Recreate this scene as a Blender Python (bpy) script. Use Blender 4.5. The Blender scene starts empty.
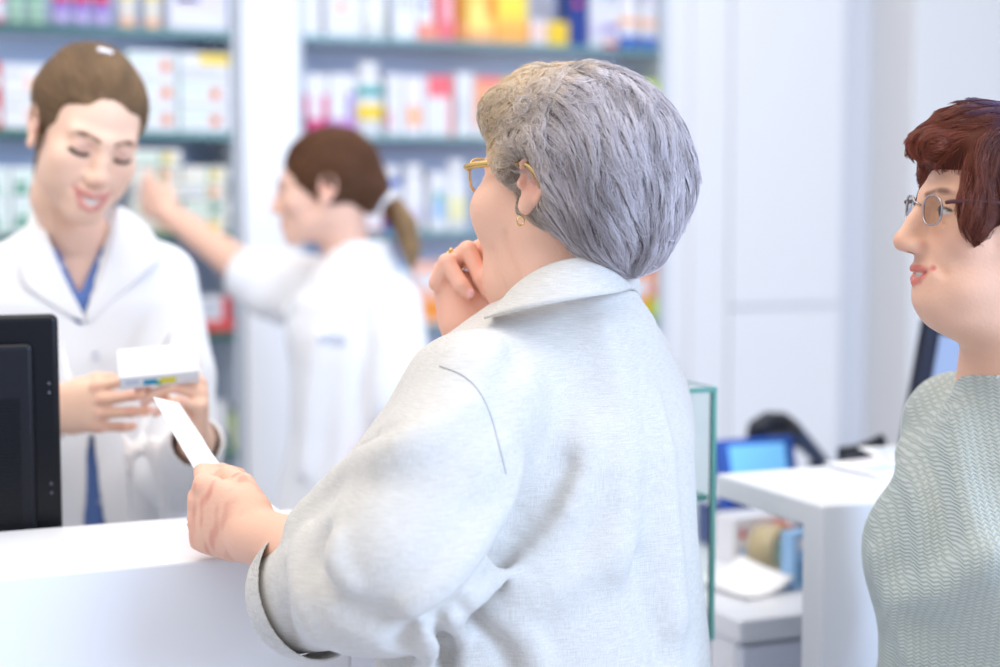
import bpy, bmesh, math, random
import numpy as np
from mathutils import Vector, Matrix
rng = np.random.default_rng(7)
random.seed(7)
F4 = np.float32
SC = bpy.context.scene
COL = SC.collection

# ------------------------------------------------------------------ camera frame
FPX = 1600.0
PITCH = math.atan(129.5 / FPX)
YAW = math.radians(22.8)
CAMZ = 1.45
SA, CA = math.sin(YAW), math.cos(YAW)

def P(px, py, d):
    """a point d metres down the lens axis, in the level frame x right, y ahead, z up"""
    a = (px - 500) / FPX; b = (333.5 - py) / FPX
    return np.array([d * a, d * (math.cos(PITCH) + b * math.sin(PITCH)),
                     CAMZ + d * (-math.sin(PITCH) + b * math.cos(PITCH))])

def toworld(p):
    p = np.asarray(p, dtype=float)
    x, y = p[..., 0], p[..., 1]
    return np.stack([x * CA + y * SA, -x * SA + y * CA, p[..., 2]], -1)

def tolevel(p):
    p = np.asarray(p, dtype=float)
    x, y = p[..., 0], p[..., 1]
    return np.stack([x * CA - y * SA, x * SA + y * CA, p[..., 2]], -1)

ROTW = Matrix.Rotation(-YAW, 4, 'Z')
EYE = np.array([0, 0, CAMZ])

def S(px, py, d): return toworld(P(px, py, d))
def ray_v(px, py, v):
    r = S(px, py, 1.0) - EYE
    return EYE + r * (v / r[1])
def ray_z(px, py, z):
    r = S(px, py, 1.0) - EYE
    return EYE + r * ((z - CAMZ) / r[2])

# ------------------------------------------------------------------ materials
MATS = {}
def mat(name, col, rough=0.5, metal=0.0, spec=0.5, trans=0.0, emit=None, estr=0.0, ior=1.45, sss=0.0, coat=0.0, alpha=1.0):
    if name in MATS: return MATS[name]
    m = bpy.data.materials.new(name); m.use_nodes = True
    b = m.node_tree.nodes['Principled BSDF']
    b.inputs['Base Color'].default_value = (*col, 1)
    b.inputs['Roughness'].default_value = rough
    b.inputs['Metallic'].default_value = metal
    b.inputs['Specular IOR Level'].default_value = spec
    b.inputs['Transmission Weight'].default_value = trans
    b.inputs['IOR'].default_value = ior
    b.inputs['Coat Weight'].default_value = coat
    b.inputs['Alpha'].default_value = alpha
    if sss:
        b.inputs['Subsurface Weight'].default_value = sss
        b.inputs['Subsurface Radius'].default_value = (1.0, 0.35, 0.2)
        b.inputs['Subsurface Scale'].default_value = 0.008
    if emit:
        b.inputs['Emission Color'].default_value = (*emit, 1)
        b.inputs['Emission Strength'].default_value = estr
    MATS[name] = m
    return m
def srgb(r, g, b):
    f = lambda c: (c / 255 / 12.92) if c / 255 <= 0.04045 else ((c / 255 + 0.055) / 1.055) ** 2.4
    return (f(r), f(g), f(b))
def cm(r, g, b, rough=0.45):
    return mat('print_%d_%d_%d' % (r, g, b), srgb(r, g, b), rough)

def noise_mat(m, scale=120, strength=0.2, dist=0.002, detail=3, colvar=0.0, colscale=30):
    """fine bump (and optional mottling of the base colour) in object space"""
    nt = m.node_tree; b = nt.nodes['Principled BSDF']
    tc = nt.nodes.new('ShaderNodeTexCoord')
    n = nt.nodes.new('ShaderNodeTexNoise'); n.inputs['Scale'].default_value = scale; n.inputs['Detail'].default_value = detail
    bp = nt.nodes.new('ShaderNodeBump'); bp.inputs['Strength'].default_value = strength; bp.inputs['Distance'].default_value = dist
    nt.links.new(tc.outputs['Object'], n.inputs['Vector'])
    nt.links.new(n.outputs['Fac'], bp.inputs['Height'])
    nt.links.new(bp.outputs['Normal'], b.inputs['Normal'])
    return m

# ------------------------------------------------------------------ objects
def link(o, parent=None):
    COL.objects.link(o)
    if parent is not None: o.parent = parent
    return o
def empty(name, loc=(0, 0, 0), rz=0.0):
    o = bpy.data.objects.new(name, None); o.empty_display_size = 0.05
    o.location = loc; o.rotation_euler = (0, 0, rz)
    return link(o)
def tag(o, label, cat, group=None):
    o['label'] = label; o['category'] = cat
    if group: o['group'] = group
    return o
def structure(o):
    o['kind'] = 'structure'; return o

class MB:
    """gathers shapes into one bmesh, then builds one object"""
    def __init__(s): s.bm = bmesh.new(); s.mats = []
    def mi(s, m):
        if m not in s.mats: s.mats.append(m)
        return s.mats.index(m)
    def box(s, lo, hi, m, bev=0.0, seg=2, M=None):
        lo, hi = [min(a, b) for a, b in zip(lo, hi)], [max(a, b) for a, b in zip(lo, hi)]
        r = bmesh.ops.create_cube(s.bm, size=1.0)
        vs = r['verts']
        c = [(a + b) / 2 for a, b in zip(lo, hi)]; d = [b - a for a, b in zip(lo, hi)]
        for v in vs: v.co = Vector([c[i] + v.co[i] * d[i] for i in range(3)])
        fs = set(f for v in vs for f in v.link_faces)
        if bev > 0:
            es = list(set(e for v in vs for e in v.link_edges))
            r2 = bmesh.ops.bevel(s.bm, geom=es, offset=bev, segments=seg, affect='EDGES', profile=0.5)
            fs = set(f for f in fs if f.is_valid) | set(r2['faces'])
            vs = list(set(v for f in fs for v in f.verts))
        i = s.mi(m)
        for f in fs: f.material_index = i; f.smooth = False
        if M is not None:
            for v in vs: v.co = M @ v.co
        return s
    def lathe(s, prof, m, c=(0, 0, 0), n=24, M=None, mats=None, sx=1.0, sy=1.0):
        """prof: list of (r, z); mats: material per profile segment"""
        rings = []
        for r, z in prof:
            if r < 1e-5: rings.append([s.bm.verts.new((c[0], c[1], c[2] + z))])
            else: rings.append([s.bm.verts.new((c[0] + sx * r * math.cos(2 * math.pi * k / n), c[1] + sy * r * math.sin(2 * math.pi * k / n), c[2] + z)) for k in range(n)])
        for j in range(len(rings) - 1):
            a, b = rings[j], rings[j + 1]
            i = s.mi(mats[j] if mats else m)
            for k in range(n):
                k2 = (k + 1) % n
                if len(a) == 1 and len(b) == 1: continue
                if len(a) == 1: vs = (a[0], b[k2], b[k])[::-1]
                elif len(b) == 1: vs = (a[k], a[k2], b[0])
                else: vs = (a[k], a[k2], b[k2], b[k])
                f = s.bm.faces.new(vs); f.smooth = True; f.material_index = i
        if M is not None:
            for r in rings:
                for v in r: v.co = M @ v.co
        return s
    def tube(s, pts, rad, m, n=10, closed=False):
        pts = [Vector(p) for p in pts]; N = len(pts)
        rads = rad if hasattr(rad, '__len__') else [rad] * N
        rings = []; up = Vector((0, 0, 1)); prev = None
        for j in range(N):
            if closed: t = pts[(j + 1) % N] - pts[j - 1]
            else: t = pts[min(j + 1, N - 1)] - pts[max(j - 1, 0)]
            t.normalize()
            if prev is None:
                a = up if abs(t.z) < 0.9 else Vector((1, 0, 0))
                x = t.cross(a).normalized()
            else:
                x = (prev - t * prev.dot(t)).normalized()
            prev = x; y = t.cross(x)
            rings.append([s.bm.verts.new(pts[j] + rads[j] * (math.cos(2 * math.pi * k / n) * x + math.sin(2 * math.pi * k / n) * y)) for k in range(n)])
        i = s.mi(m)
        for j in range(N if closed else N - 1):
            a, b = rings[j], rings[(j + 1) % N]
            for k in range(n):
                f = s.bm.faces.new((a[k], a[(k + 1) % n], b[(k + 1) % n], b[k])); f.smooth = True; f.material_index = i
        if not closed:
            for r, fl in ((rings[0], True), (rings[-1], False)):
                f = s.bm.faces.new(r[::-1] if fl else r); f.material_index = i
        return s
    def grid(s, pts, m, thick=0.0, smooth=True):
        """pts: 2D array of points -> sheet with thickness"""
        A = np.asarray(pts, dtype=float); R, C = A.shape[:2]
        i = s.mi(m)
        du = np.gradient(A, axis=0); dv = np.gradient(A, axis=1)
        nn = np.cross(du, dv); nn /= np.maximum(np.linalg.norm(nn, axis=-1, keepdims=True), 1e-9)
        top = [[s.bm.verts.new(A[r, c] + nn[r, c] * thick / 2) for c in range(C)] for r in range(R)]
        def q(a, b, c, d):
            f = s.bm.faces.new((a, b, c, d)); f.smooth = smooth; f.material_index = i
        for r in range(R - 1):
            for c in range(C - 1): q(top[r][c], top[r + 1][c], top[r + 1][c + 1], top[r][c + 1])
        if thick > 0:
            bot = [[s.bm.verts.new(A[r, c] - nn[r, c] * thick / 2) for c in range(C)] for r in range(R)]
            for r in range(R - 1):
                for c in range(C - 1): q(bot[r][c], bot[r][c + 1], bot[r + 1][c + 1], bot[r + 1][c])
            for c in range(C - 1):
                q(top[0][c], top[0][c + 1], bot[0][c + 1], bot[0][c]); q(top[-1][c + 1], top[-1][c], bot[-1][c], bot[-1][c + 1])
            for r in range(R - 1):
                q(top[r + 1][0], top[r][0], bot[r][0], bot[r + 1][0]); q(top[r][-1], top[r + 1][-1], bot[r + 1][-1], bot[r][-1])
        return s
    def sphere(s, c, r, m, sc=(1, 1, 1), M=None, u=16, v=10):
        r_ = bmesh.ops.create_uvsphere(s.bm, u_segments=u, v_segments=v, radius=r)
        i = s.mi(m)
        for vv in r_['verts']:
            vv.co = Vector((vv.co.x * sc[0], vv.co.y * sc[1], vv.co.z * sc[2]))
            if M is not None: vv.co = M @ vv.co
            vv.co += Vector(c)
        for f in set(f for vv in r_['verts'] for f in vv.link_faces): f.smooth = True; f.material_index = i
        return s
    def build(s, name, parent=None, loc=None, rz=0.0, level=False):
        """level: the points were given in the level frame; turn them into the shop's frame"""
        if level: s.bm.transform(ROTW)
        me = bpy.data.meshes.new(name); s.bm.normal_update(); s.bm.to_mesh(me); s.bm.free()
        for m in s.mats: me.materials.append(m)
        o = bpy.data.objects.new(name, me)
        if parent is not None and loc is None:
            pm = parent.matrix_basis.copy() if parent.parent is None else parent.parent.matrix_basis @ parent.matrix_basis
            me.transform(pm.inverted())
        if loc is not None: o.location = loc; o.rotation_euler = (0, 0, rz)
        return link(o, parent)

# ------------------------------------------------------------------ distance fields
def smin(a, b, k):
    if k <= 0: return np.minimum(a, b)
    h = np.maximum(k - np.abs(a - b), 0) / k
    return np.minimum(a, b) - h * h * k * 0.25
def smax(a, b, k): return -smin(-a, -b, k)
def rotm(ax, ay, az):
    """columns are the local axes; degrees; applied x then y then z"""
    return np.array((Matrix.Rotation(math.radians(az), 3, 'Z') @ Matrix.Rotation(math.radians(ay), 3, 'Y') @ Matrix.Rotation(math.radians(ax), 3, 'X')), dtype=float)
def frame(z, x=None):
    """axes with local z along z"""
    z = np.asarray(z, float); z = z / np.linalg.norm(z)
    x = np.array([1, 0, 0.]) if x is None else np.asarray(x, float)
    y = np.cross(z, x); y /= np.linalg.norm(y)
    return np.stack([np.cross(y, z), y, z], 1)

class Ell:
    def __init__(s, c, r, R=None):
        s.c = np.asarray(c, float); s.r = np.asarray(r if hasattr(r, '__len__') else (r,) * 3, float); s.R = R; s.b = float(s.r.max())
    def __call__(s, p):
        q = p - s.c.astype(F4)
        if s.R is not None: q = q @ s.R.astype(F4)
        a = q / s.r.astype(F4); k0 = np.sqrt((a * a).sum(1)); e = a / s.r.astype(F4); k1 = np.sqrt((e * e).sum(1))
        return np.where(k0 < 1e-4, -F4(s.r.min()), k0 * (k0 - 1) / np.maximum(k1, 1e-6))
class Cap:
    def __init__(s, a, b, ra, rb=None):
        s.a = np.asarray(a, float); s.q = np.asarray(b, float); s.ra = ra; s.rb = ra if rb is None else rb
        s.c = (s.a + s.q) / 2; s.b = float(np.linalg.norm(s.q - s.a) / 2 + max(s.ra, s.rb))
    def __call__(s, p):
        ba = (s.q - s.a).astype(F4); pa = p - s.a.astype(F4)
        h = np.clip((pa @ ba) / max(float(ba @ ba), 1e-9), 0, 1)
        d = pa - h[:, None] * ba
        return np.sqrt((d * d).sum(1)) - (s.ra + (s.rb - s.ra) * h)
class Poly:
    """a chain of tapered capsules, blended by k"""
    def __init__(s, pts, rad, k=0.0):
        pts = [np.asarray(q, float) for q in pts]
        rad = list(rad) if hasattr(rad, '__len__') else [rad] * len(pts)
        s.s = [Cap(pts[i], pts[i + 1], rad[i], rad[i + 1]) for i in range(len(pts) - 1)]; s.k = k
        A = np.array(pts); s.c = (A.min(0) + A.max(0)) / 2; s.b = float(max(np.linalg.norm(q - s.c) + r for q, r in zip(pts, rad)))
    def __call__(s, p):
        d = s.s[0](p)
        for q in s.s[1:]: d = smin(d, q(p), s.k)
        return d
class Tub:
    """an elliptic tube: sections (centre, half width, half depth, x axis angle) lofted along z of frame R"""
    def __init__(s, secs, R=None, o=(0, 0, 0)):
        s.o = np.asarray(o, float); s.R = np.eye(3) if R is None else R
        secs = sorted(secs, key=lambda t: t[0]); s.z = np.array([t[0] for t in secs])
        s.v = np.array([t[1:] for t in secs], float)         # cx, cy, rx, ry
        zc = (s.z[0] + s.z[-1]) / 2; s.c = s.o + s.R @ np.array([s.v[:, 0].mean(), s.v[:, 1].mean(), zc])
        s.b = float(math.hypot((s.z[-1] - s.z[0]) / 2, s.v[:, 2:].max() * 1.3) + np.abs(s.v[:, :2] - s.v[:, :2].mean(0)).max())
    def __call__(s, p):
        q = (p - s.o.astype(F4)) @ s.R.astype(F4)
        z = q[:, 2]; zi = np.clip(z, s.z[0], s.z[-1])
        # smooth interpolation of the sections
        cx, cy, rx, ry = [np.interp(zi, s.z, s.v[:, i]).astype(F4) for i in range(4)]
        x = (q[:, 0] - cx) / rx; y = (q[:, 1] - cy) / ry
        k0 = np.sqrt(x * x + y * y); k1 = np.sqrt((x / rx) ** 2 + (y / ry) ** 2)
        d = np.where(k0 < 1e-4, -np.minimum(rx, ry), k0 * (k0 - 1) / np.maximum(k1, 1e-6))
        dz = np.abs(z - zi)
        return np.where(dz > 0, np.sqrt(np.maximum(d, 0) ** 2 + dz * dz) + np.minimum(d, 0) * 0, d)
class Box:
    def __init__(s, c, h, R=None, r=0.0):
        s.c = np.asarray(c, float); s.h = np.asarray(h, float); s.R = R; s.r = r; s.b = float(np.linalg.norm(s.h))
    def __call__(s, p):
        q = p - s.c.astype(F4)
        if s.R is not None: q = q @ s.R.astype(F4)
        q = np.abs(q) - (s.h - s.r).astype(F4)
        return np.sqrt((np.maximum(q, 0) ** 2).sum(1)) + np.minimum(q.max(1), 0) - s.r

class Field:
    FAR = 0.07
    def __init__(s): s.ops = []
    def add(s, f, k=0.0): s.ops.append(('u', f, k)); return s
    def sub(s, f, k=0.0): s.ops.append(('s', f, k)); return s
    def cut(s, f, k=0.0): s.ops.append(('i', f, k)); return s     # keep only what lies inside f
    def warp(s, fn): s.ops.append(('w', fn, 0)); return s         # d -> fn(p, d)
    def sphere(s):
        us = [f for o, f, k in s.ops if o == 'u']
        A = np.array([f.c for f in us]); c = (A.min(0) + A.max(0)) / 2
        return c, max(np.linalg.norm(f.c - c) + f.b for f in us)
    def __call__(s, p):
        d = np.full(len(p), 9.0, F4)
        for o, f, k in s.ops:
            if o == 'w': d = f(p, d); continue
            q = p - f.c.astype(F4); lb = np.sqrt((q * q).sum(1)) - F4(f.b)
            m = lb < s.FAR + k
            if m.all(): v = f(p)
            else:
                v = lb.astype(F4)
                if m.any(): v[m] = f(p[m])
            if o == 'u': d = smin(d, v, k)
            elif o == 's': d = smax(d, -v, k)
            else: d = smax(d, v, k)
        return d
class Placed:
    """a field in its own frame, turned by R (columns = axes), scaled, moved to t"""
    def __init__(s, f, R, t, sc=1.0):
        s.f = f; s.R = R; s.t = np.asarray(t, float); s.sc = sc
        c, b = f.sphere() if isinstance(f, Field) else (f.c, f.b)
        s.c = s.t + s.R @ (c * sc); s.b = float(b * sc)
    def loc(s, p): return ((p - s.t.astype(F4)) @ s.R.astype(F4)) / F4(s.sc)
    def out(s, q): return s.t + (np.asarray(q, float) * s.sc) @ s.R.T
    def __call__(s, p): return s.f(s.loc(p)) * F4(s.sc)

def evalf(f, pts, chunk=120000):
    out = np.empty(len(pts), F4)
    for i in range(0, len(pts), chunk): out[i:i + chunk] = f(pts[i:i + chunk].astype(F4))
    return out
def gradf(f, pts, e=0.0015):
    g = np.empty((len(pts), 3), F4)
    for a in range(3):
        o = np.zeros(3, F4); o[a] = e
        g[:, a] = evalf(f, pts + o) - evalf(f, pts - o)
    return g / np.maximum(np.linalg.norm(g, axis=1, keepdims=True), 1e-9)

def mesh_field(f, lo, hi, h, smooth=1):
    """naive surface nets on a sparse grid -> (verts, quads)"""
    lo = np.asarray(lo, float); hi = np.asarray(hi, float); B = 8
    nb = np.ceil((hi - lo) / (h * B)).astype(int); n = nb * B + 1
    g = np.stack(np.meshgrid(*[np.arange(k) for k in nb], indexing='ij'), -1).reshape(-1, 3)
    cen = lo + (g + 0.5) * B * h
    fc = evalf(f, cen)
    keep = np.abs(fc) < B * h * 1.5
    V = np.full(tuple(n), 1.0, F4)
    base = np.where(fc < 0, -1.0, 1.0).reshape(tuple(nb)).astype(F4)
    V[:-1, :-1, :-1] = np.repeat(np.repeat(np.repeat(base, B, 0), B, 1), B, 2)
    M = np.zeros(tuple(n), bool)
    for b in g[keep]:
        i, j, k = b * B
        M[i:i + B + 1, j:j + B + 1, k:k + B + 1] = True
    idx = np.argwhere(M)
    V[M] = evalf(f, lo + idx * h)
    s = V < 0
    cnt = np.zeros(tuple(n - 1), np.uint8)
    sl = lambda a, m: slice(a, m - 1 + a)
    for a in (0, 1):
        for b in (0, 1):
            for c in (0, 1): cnt += s[sl(a, n[0]), sl(b, n[1]), sl(c, n[2])]
    act = (cnt > 0) & (cnt < 8)
    ci = np.argwhere(act)
    corners = np.array([(a, b, c) for a in (0, 1) for b in (0, 1) for c in (0, 1)])
    cv = np.stack([V[ci[:, 0] + a, ci[:, 1] + b, ci[:, 2] + c] for a, b, c in corners], 1)
    acc = np.zeros((len(ci), 3)); num = np.zeros(len(ci))
    for e0 in range(8):
        for ax in range(3):
            if corners[e0][ax]: continue
            e1 = e0 + (4, 2, 1)[ax]
            a, b = cv[:, e0], cv[:, e1]; m = (a < 0) != (b < 0)
            t = np.where(m, a / np.where(m, a - b, 1), 0)
            q = np.repeat(corners[e0][None].astype(float), len(ci), 0); q[:, ax] += t
            acc[m] += q[m]; num[m] += 1
    verts = lo + (ci + acc / np.maximum(num, 1)[:, None]) * h
    vid = np.full(tuple(n - 1), -1, np.int32); vid[tuple(ci.T)] = np.arange(len(ci))
    quads = []
    for ax in range(3):
        u, w = (ax + 1) % 3, (ax + 2) % 3
        A = [slice(None)] * 3; Bq = [slice(None)] * 3
        A[ax] = slice(0, -1); Bq[ax] = slice(1, None)
        ch = s[tuple(A)] != s[tuple(Bq)]
        e = np.argwhere(ch)
        e = e[(e[:, u] > 0) & (e[:, w] > 0) & (e[:, u] < n[u] - 1) & (e[:, w] < n[w] - 1)]
        ins = s[tuple(e.T)]
        def cell(du, dw):
            q = e.copy(); q[:, u] -= du; q[:, w] -= dw
            return vid[tuple(q.T)]
        Q = np.stack([cell(1, 1), cell(0, 1), cell(0, 0), cell(1, 0)], 1)
        Q[~ins] = Q[~ins][:, ::-1]
        quads.append(Q)
    Q = np.concatenate(quads); Q = Q[(Q >= 0).all(1)]
    for _ in range(smooth):
        acc = np.zeros_like(verts); num = np.zeros(len(verts))
        for a, b in ((0, 1), (1, 2), (2, 3), (3, 0)):
            np.add.at(acc, Q[:, a], verts[Q[:, b]]); np.add.at(num, Q[:, a], 1)
        verts = 0.4 * verts + 0.6 * acc / np.maximum(num, 1)[:, None]
    return verts, Q

def raw_mesh(name, verts, quads, m, parent=None, colors=None, level=True, midx=None, mats=None):
    if level: verts = toworld(verts)
    if parent is not None:
        pm = np.array((parent.matrix_basis if parent.parent is None else parent.parent.matrix_basis @ parent.matrix_basis).inverted())
        verts = verts @ pm[:3, :3].T + pm[:3, 3]
    me = bpy.data.meshes.new(name)
    me.vertices.add(len(verts)); me.vertices.foreach_set('co', np.ascontiguousarray(verts, F4).ravel())
    k = quads.shape[1]
    me.loops.add(quads.size); me.loops.foreach_set('vertex_index', np.ascontiguousarray(quads, np.int32).ravel())
    me.polygons.add(len(quads)); me.polygons.foreach_set('loop_start', np.arange(0, quads.size, k, dtype=np.int32))
    me.polygons.foreach_set('use_smooth', np.ones(len(quads), bool))
    for mm in (mats or [m]): me.materials.append(mm)
    if midx is not None: me.polygons.foreach_set('material_index', np.ascontiguousarray(midx, np.int32))
    me.update(calc_edges=True); me.validate()
    if colors is not None:
        a = me.attributes.new('col', 'FLOAT_COLOR', 'POINT')
        a.data.foreach_set('color', np.concatenate([colors, np.ones((len(colors), 1))], 1).astype(F4).ravel())
    return link(bpy.data.objects.new(name, me), parent)

def field_obj(name, f, lo, hi, h, m, parent=None, color=None, smooth=1):
    v, q = mesh_field(f, lo, hi, h, smooth)
    return raw_mesh(name, v, q, m, parent, color(v) if color is not None else None)

def fnoise(p, scale, seed=0):
    """cheap smooth noise from sines, about -1..1"""
    r = np.random.default_rng(seed); o = np.zeros(len(p), F4)
    for i in range(6):
        w = r.normal(size=3); w = w / np.linalg.norm(w) * scale * (0.7 + 0.25 * i)
        o += np.sin(p @ w.astype(F4) + F4(r.uniform(0, 6.28))) / (1 + 0.35 * i)
    return o / 3.2
EXPOSURE = 0.08
WORLD = 0.74
# ------------------------------------------------------------------ camera, light
cam = bpy.data.cameras.new('camera'); co = bpy.data.objects.new('camera', cam); COL.objects.link(co)
cam.sensor_width = 36; cam.lens = FPX * 36 / 1000; cam.clip_end = 60; cam.clip_start = 0.05
co.location = EYE; co.rotation_euler = (math.pi / 2 - PITCH, 0, -YAW)
cam.dof.use_dof = True; cam.dof.focus_distance = 1.80; cam.dof.aperture_fstop = 1.8
SC.camera = co
SC.view_settings.view_transform = 'Standard'; SC.view_settings.look = 'None'
SC.view_settings.exposure = EXPOSURE; SC.view_settings.gamma = 1; SC.view_settings.use_curve_mapping = False

w = bpy.data.worlds.new('world'); SC.world = w; w.use_nodes = True
nt = w.node_tree; bg = nt.nodes['Background']
tc = nt.nodes.new('ShaderNodeTexCoord'); sx = nt.nodes.new('ShaderNodeSeparateXYZ'); rp = nt.nodes.new('ShaderNodeValToRGB')
mr = nt.nodes.new('ShaderNodeMapRange'); mr.inputs[1].default_value = -1; mr.inputs[2].default_value = 1
nt.links.new(tc.outputs['Generated'], sx.inputs[0]); nt.links.new(sx.outputs['Z'], mr.inputs[0]); nt.links.new(mr.outputs[0], rp.inputs[0])
e = rp.color_ramp.elements
e[0].position = 0.34; e[0].color = (0.52, 0.55, 0.64, 1); e[1].position = 0.72; e[1].color = (1.0, 0.985, 0.99, 1)
nt.links.new(rp.outputs[0], bg.inputs[0]); bg.inputs[1].default_value = WORLD

def area(name, loc, target, size, size_y, power, col):
    l = bpy.data.lights.new(name, 'AREA'); l.shape = 'RECTANGLE'; l.size = size; l.size_y = size_y; l.energy = power; l.color = col
    o = bpy.data.objects.new(name, l); COL.objects.link(o); o.location = loc
    o.rotation_euler = (Vector(target) - Vector(loc)).to_track_quat('-Z', 'Y').to_euler()
    return o
area('ceiling_lamp', (-0.3, 1.9, 3.0), (-0.3, 1.9, 0), 2.6, 2.0, 40, (1, 0.95, 0.89))
area('ceiling_lamp', (1.4, 3.1, 3.0), (1.4, 3.1, 0), 2.2, 1.2, 14, (1, 0.98, 0.95))
area('shop_window', tuple(toworld([2.4, 0.1, 2.1])), tuple(toworld([0.2, 1.9, 1.1])), 1.4, 1.4, 105, (0.52, 0.70, 1.0))

# ------------------------------------------------------------------ room
M_wall = mat('white_wall_paint', srgb(228, 228, 229), 0.6)
M_lacq = mat('white_lacquer', srgb(234, 234, 236), 0.25)
M_floor = noise_mat(mat('pale_floor', srgb(205, 206, 212), 0.35), 8, 0.05)
M_back = mat('grey_blue_back_panel', srgb(200, 206, 230), 0.55)
VS = 4.04            # front plane of the shelving
VB = 4.30            # its back panel
uL = -0.75
u = lambda px, v=VS: float(ray_v(px, 204, v)[0])
zpx = lambda px, py, v=VS: float(ray_v(px, py, v)[2])

b = MB(); b.box((-2.6, -1.4, -0.1), (5.2, 4.7, 0), M_floor); structure(b.build('floor'))
b = MB(); b.box((-2.6, 4.5, 0), (5.2, 4.7, 3.2), M_wall); structure(b.build('wall_back'))
b = MB(); b.box((-2.6, 0.6, 0), (-2.45, 4.5, 3.2), M_wall); structure(b.build('wall_left'))
b = MB()
b.box((u(887), VS - 0.12, 0), (5.2, 4.5, 3.2), M_wall, 0.004)
structure(b.build('wall_right'))
b = MB(); b.box((u(845), VS + 0.1, 0), (u(887), 4.5, 3.2), mat('recess_tone', srgb(222, 223, 228), 0.6)); structure(b.build('wall_recess'))  # recess wall a little darker and bluer than the walls beside it
b = MB(); b.box((u(243), VS - 0.02, 0), (u(297), 4.5, 2.6), M_lacq, 0.003); structure(b.build('trim_1'))

# tall white cupboard right of the shelves
t = empty('tall_cupboard', (u(768), 4.25, 0))
tag(t, 'tall white built-in cupboard with flat doors right of the product shelves', 'cupboard')
b = MB(); b.box((u(667) + 0.002, VS + 0.02, 0), (u(845) - 0.002, 4.495, 2.6), M_lacq, 0.002); b.build('body', t)
zc = zpx(780, 307)
for n_, z0, z1 in (('door', 0.06, zc - 0.006), ('door', zc + 0.006, 2.58)):
    b = MB(); b.box((u(731), VS - 0.0, z0), (u(842), VS + 0.02, z1), M_lacq, 0.004); b.build(n_, t)
b = MB(); b.box((u(691), VS - 0.0, 0.06), (u(729), VS + 0.02, 2.58), M_lacq, 0.004); b.build('filler_panel', t)

# ------------------------------------------------------------------ glass-shelved bays
SHZ = [0.815, 1.123, 1.377, 1.632, 1.887]
M_glass = mat('shelf_glass', (0.86, 0.95, 0.93), 0.05, trans=0.9, ior=1.45)
M_side = mat('grey_side_panel', srgb(200, 207, 216), 0.5)
def bay(name, label, u0, u1, edge, backm, ew=0.014):
    t = empty(name, ((u0 + u1) / 2, VB, 0)); tag(t, label, 'shelves')
    b = MB(); b.box((u0, VB, 0), (u1, VB + 0.02, 2.6), backm); b.build('back_panel', t)
    for a in (u0, u1 - 0.018):
        b = MB(); b.box((a, VS + 0.005, 0), (a + 0.018, VB, 2.6), M_side, 0.001); b.build('side_panel', t)
    b = MB(); b.box((u0 + 0.018, VS + 0.01, 0), (u1 - 0.018, VB, 0.55), M_lacq, 0.003); b.build('plinth', t)
    for z in SHZ:
        b = MB(); b.box((u0 + 0.019, VS + 0.016, z - 0.012), (u1 - 0.019, VB - 0.002, z), M_glass); s = b.build('shelf', t)
        b = MB(); b.box((u0 + 0.019, VS + 0.008, z - ew), (u1 - 0.019, VS + 0.016, z), edge, 0.002); b.build('edge_strip', s)
M_backL = mat('blue_grey_back_panel', srgb(184, 200, 230), 0.55)
bay('shelving_unit', 'glass shelving bay left of the white pillar, green shelf edges', uL, u(242), mat('dark_green_glass_edge', srgb(40, 104, 92), 0.2), M_backL, 0.019)
bay('shelving_unit', 'glass shelving bay with lavender grey back right of the white pillar', u(298), u(667), mat('teal_glass_edge', srgb(112, 160, 164), 0.2), M_back)

# ------------------------------------------------------------------ products
VF = VS + 0.024
ORD = ['first', 'second', 'third', 'fourth', 'fifth', 'sixth', 'seventh', 'eighth', 'ninth', 'tenth', 'eleventh', 'twelfth', 'thirteenth']
def carton(name, u0, u1, z0, h, base, prints, dep=0.1, label='', cat='box', group=None, v0=VF, rz=0.0, tilt=None):
    """prints: (x0, x1, z0, z1, material) as fractions of the front face"""
    wd = u1 - u0
    b = MB(); b.box((-wd / 2, 0, 0), (wd / 2, dep, h), base, 0.0015, 1)
    for x0, x1, a0, a1, m in prints:
        if x1 == 'dot':                                      # round spot: x0 = (cx, cz, r)
            cx, cz, r = x0
            Mx = Matrix.Translation((-wd / 2 + cx * wd, -0.0004, cz * h)) @ Matrix.Rotation(math.pi / 2, 4, 'X')
            b.lathe([(0, 0.0006 if r > 0.006 else 0.0012), (r, 0.0006 if r > 0.006 else 0.0012), (r, -0.0003)], m, n=20, M=Mx)
        else:
            b.box((-wd / 2 + x0 * wd, -0.0006, a0 * h), (-wd / 2 + x1 * wd, 0.001, a1 * h), m)
    # end flap seams
    o = b.build(name, None, ((u0 + u1) / 2, v0, z0 + 0.0006), rz)
    return tag(o, label, cat, group)
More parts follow.
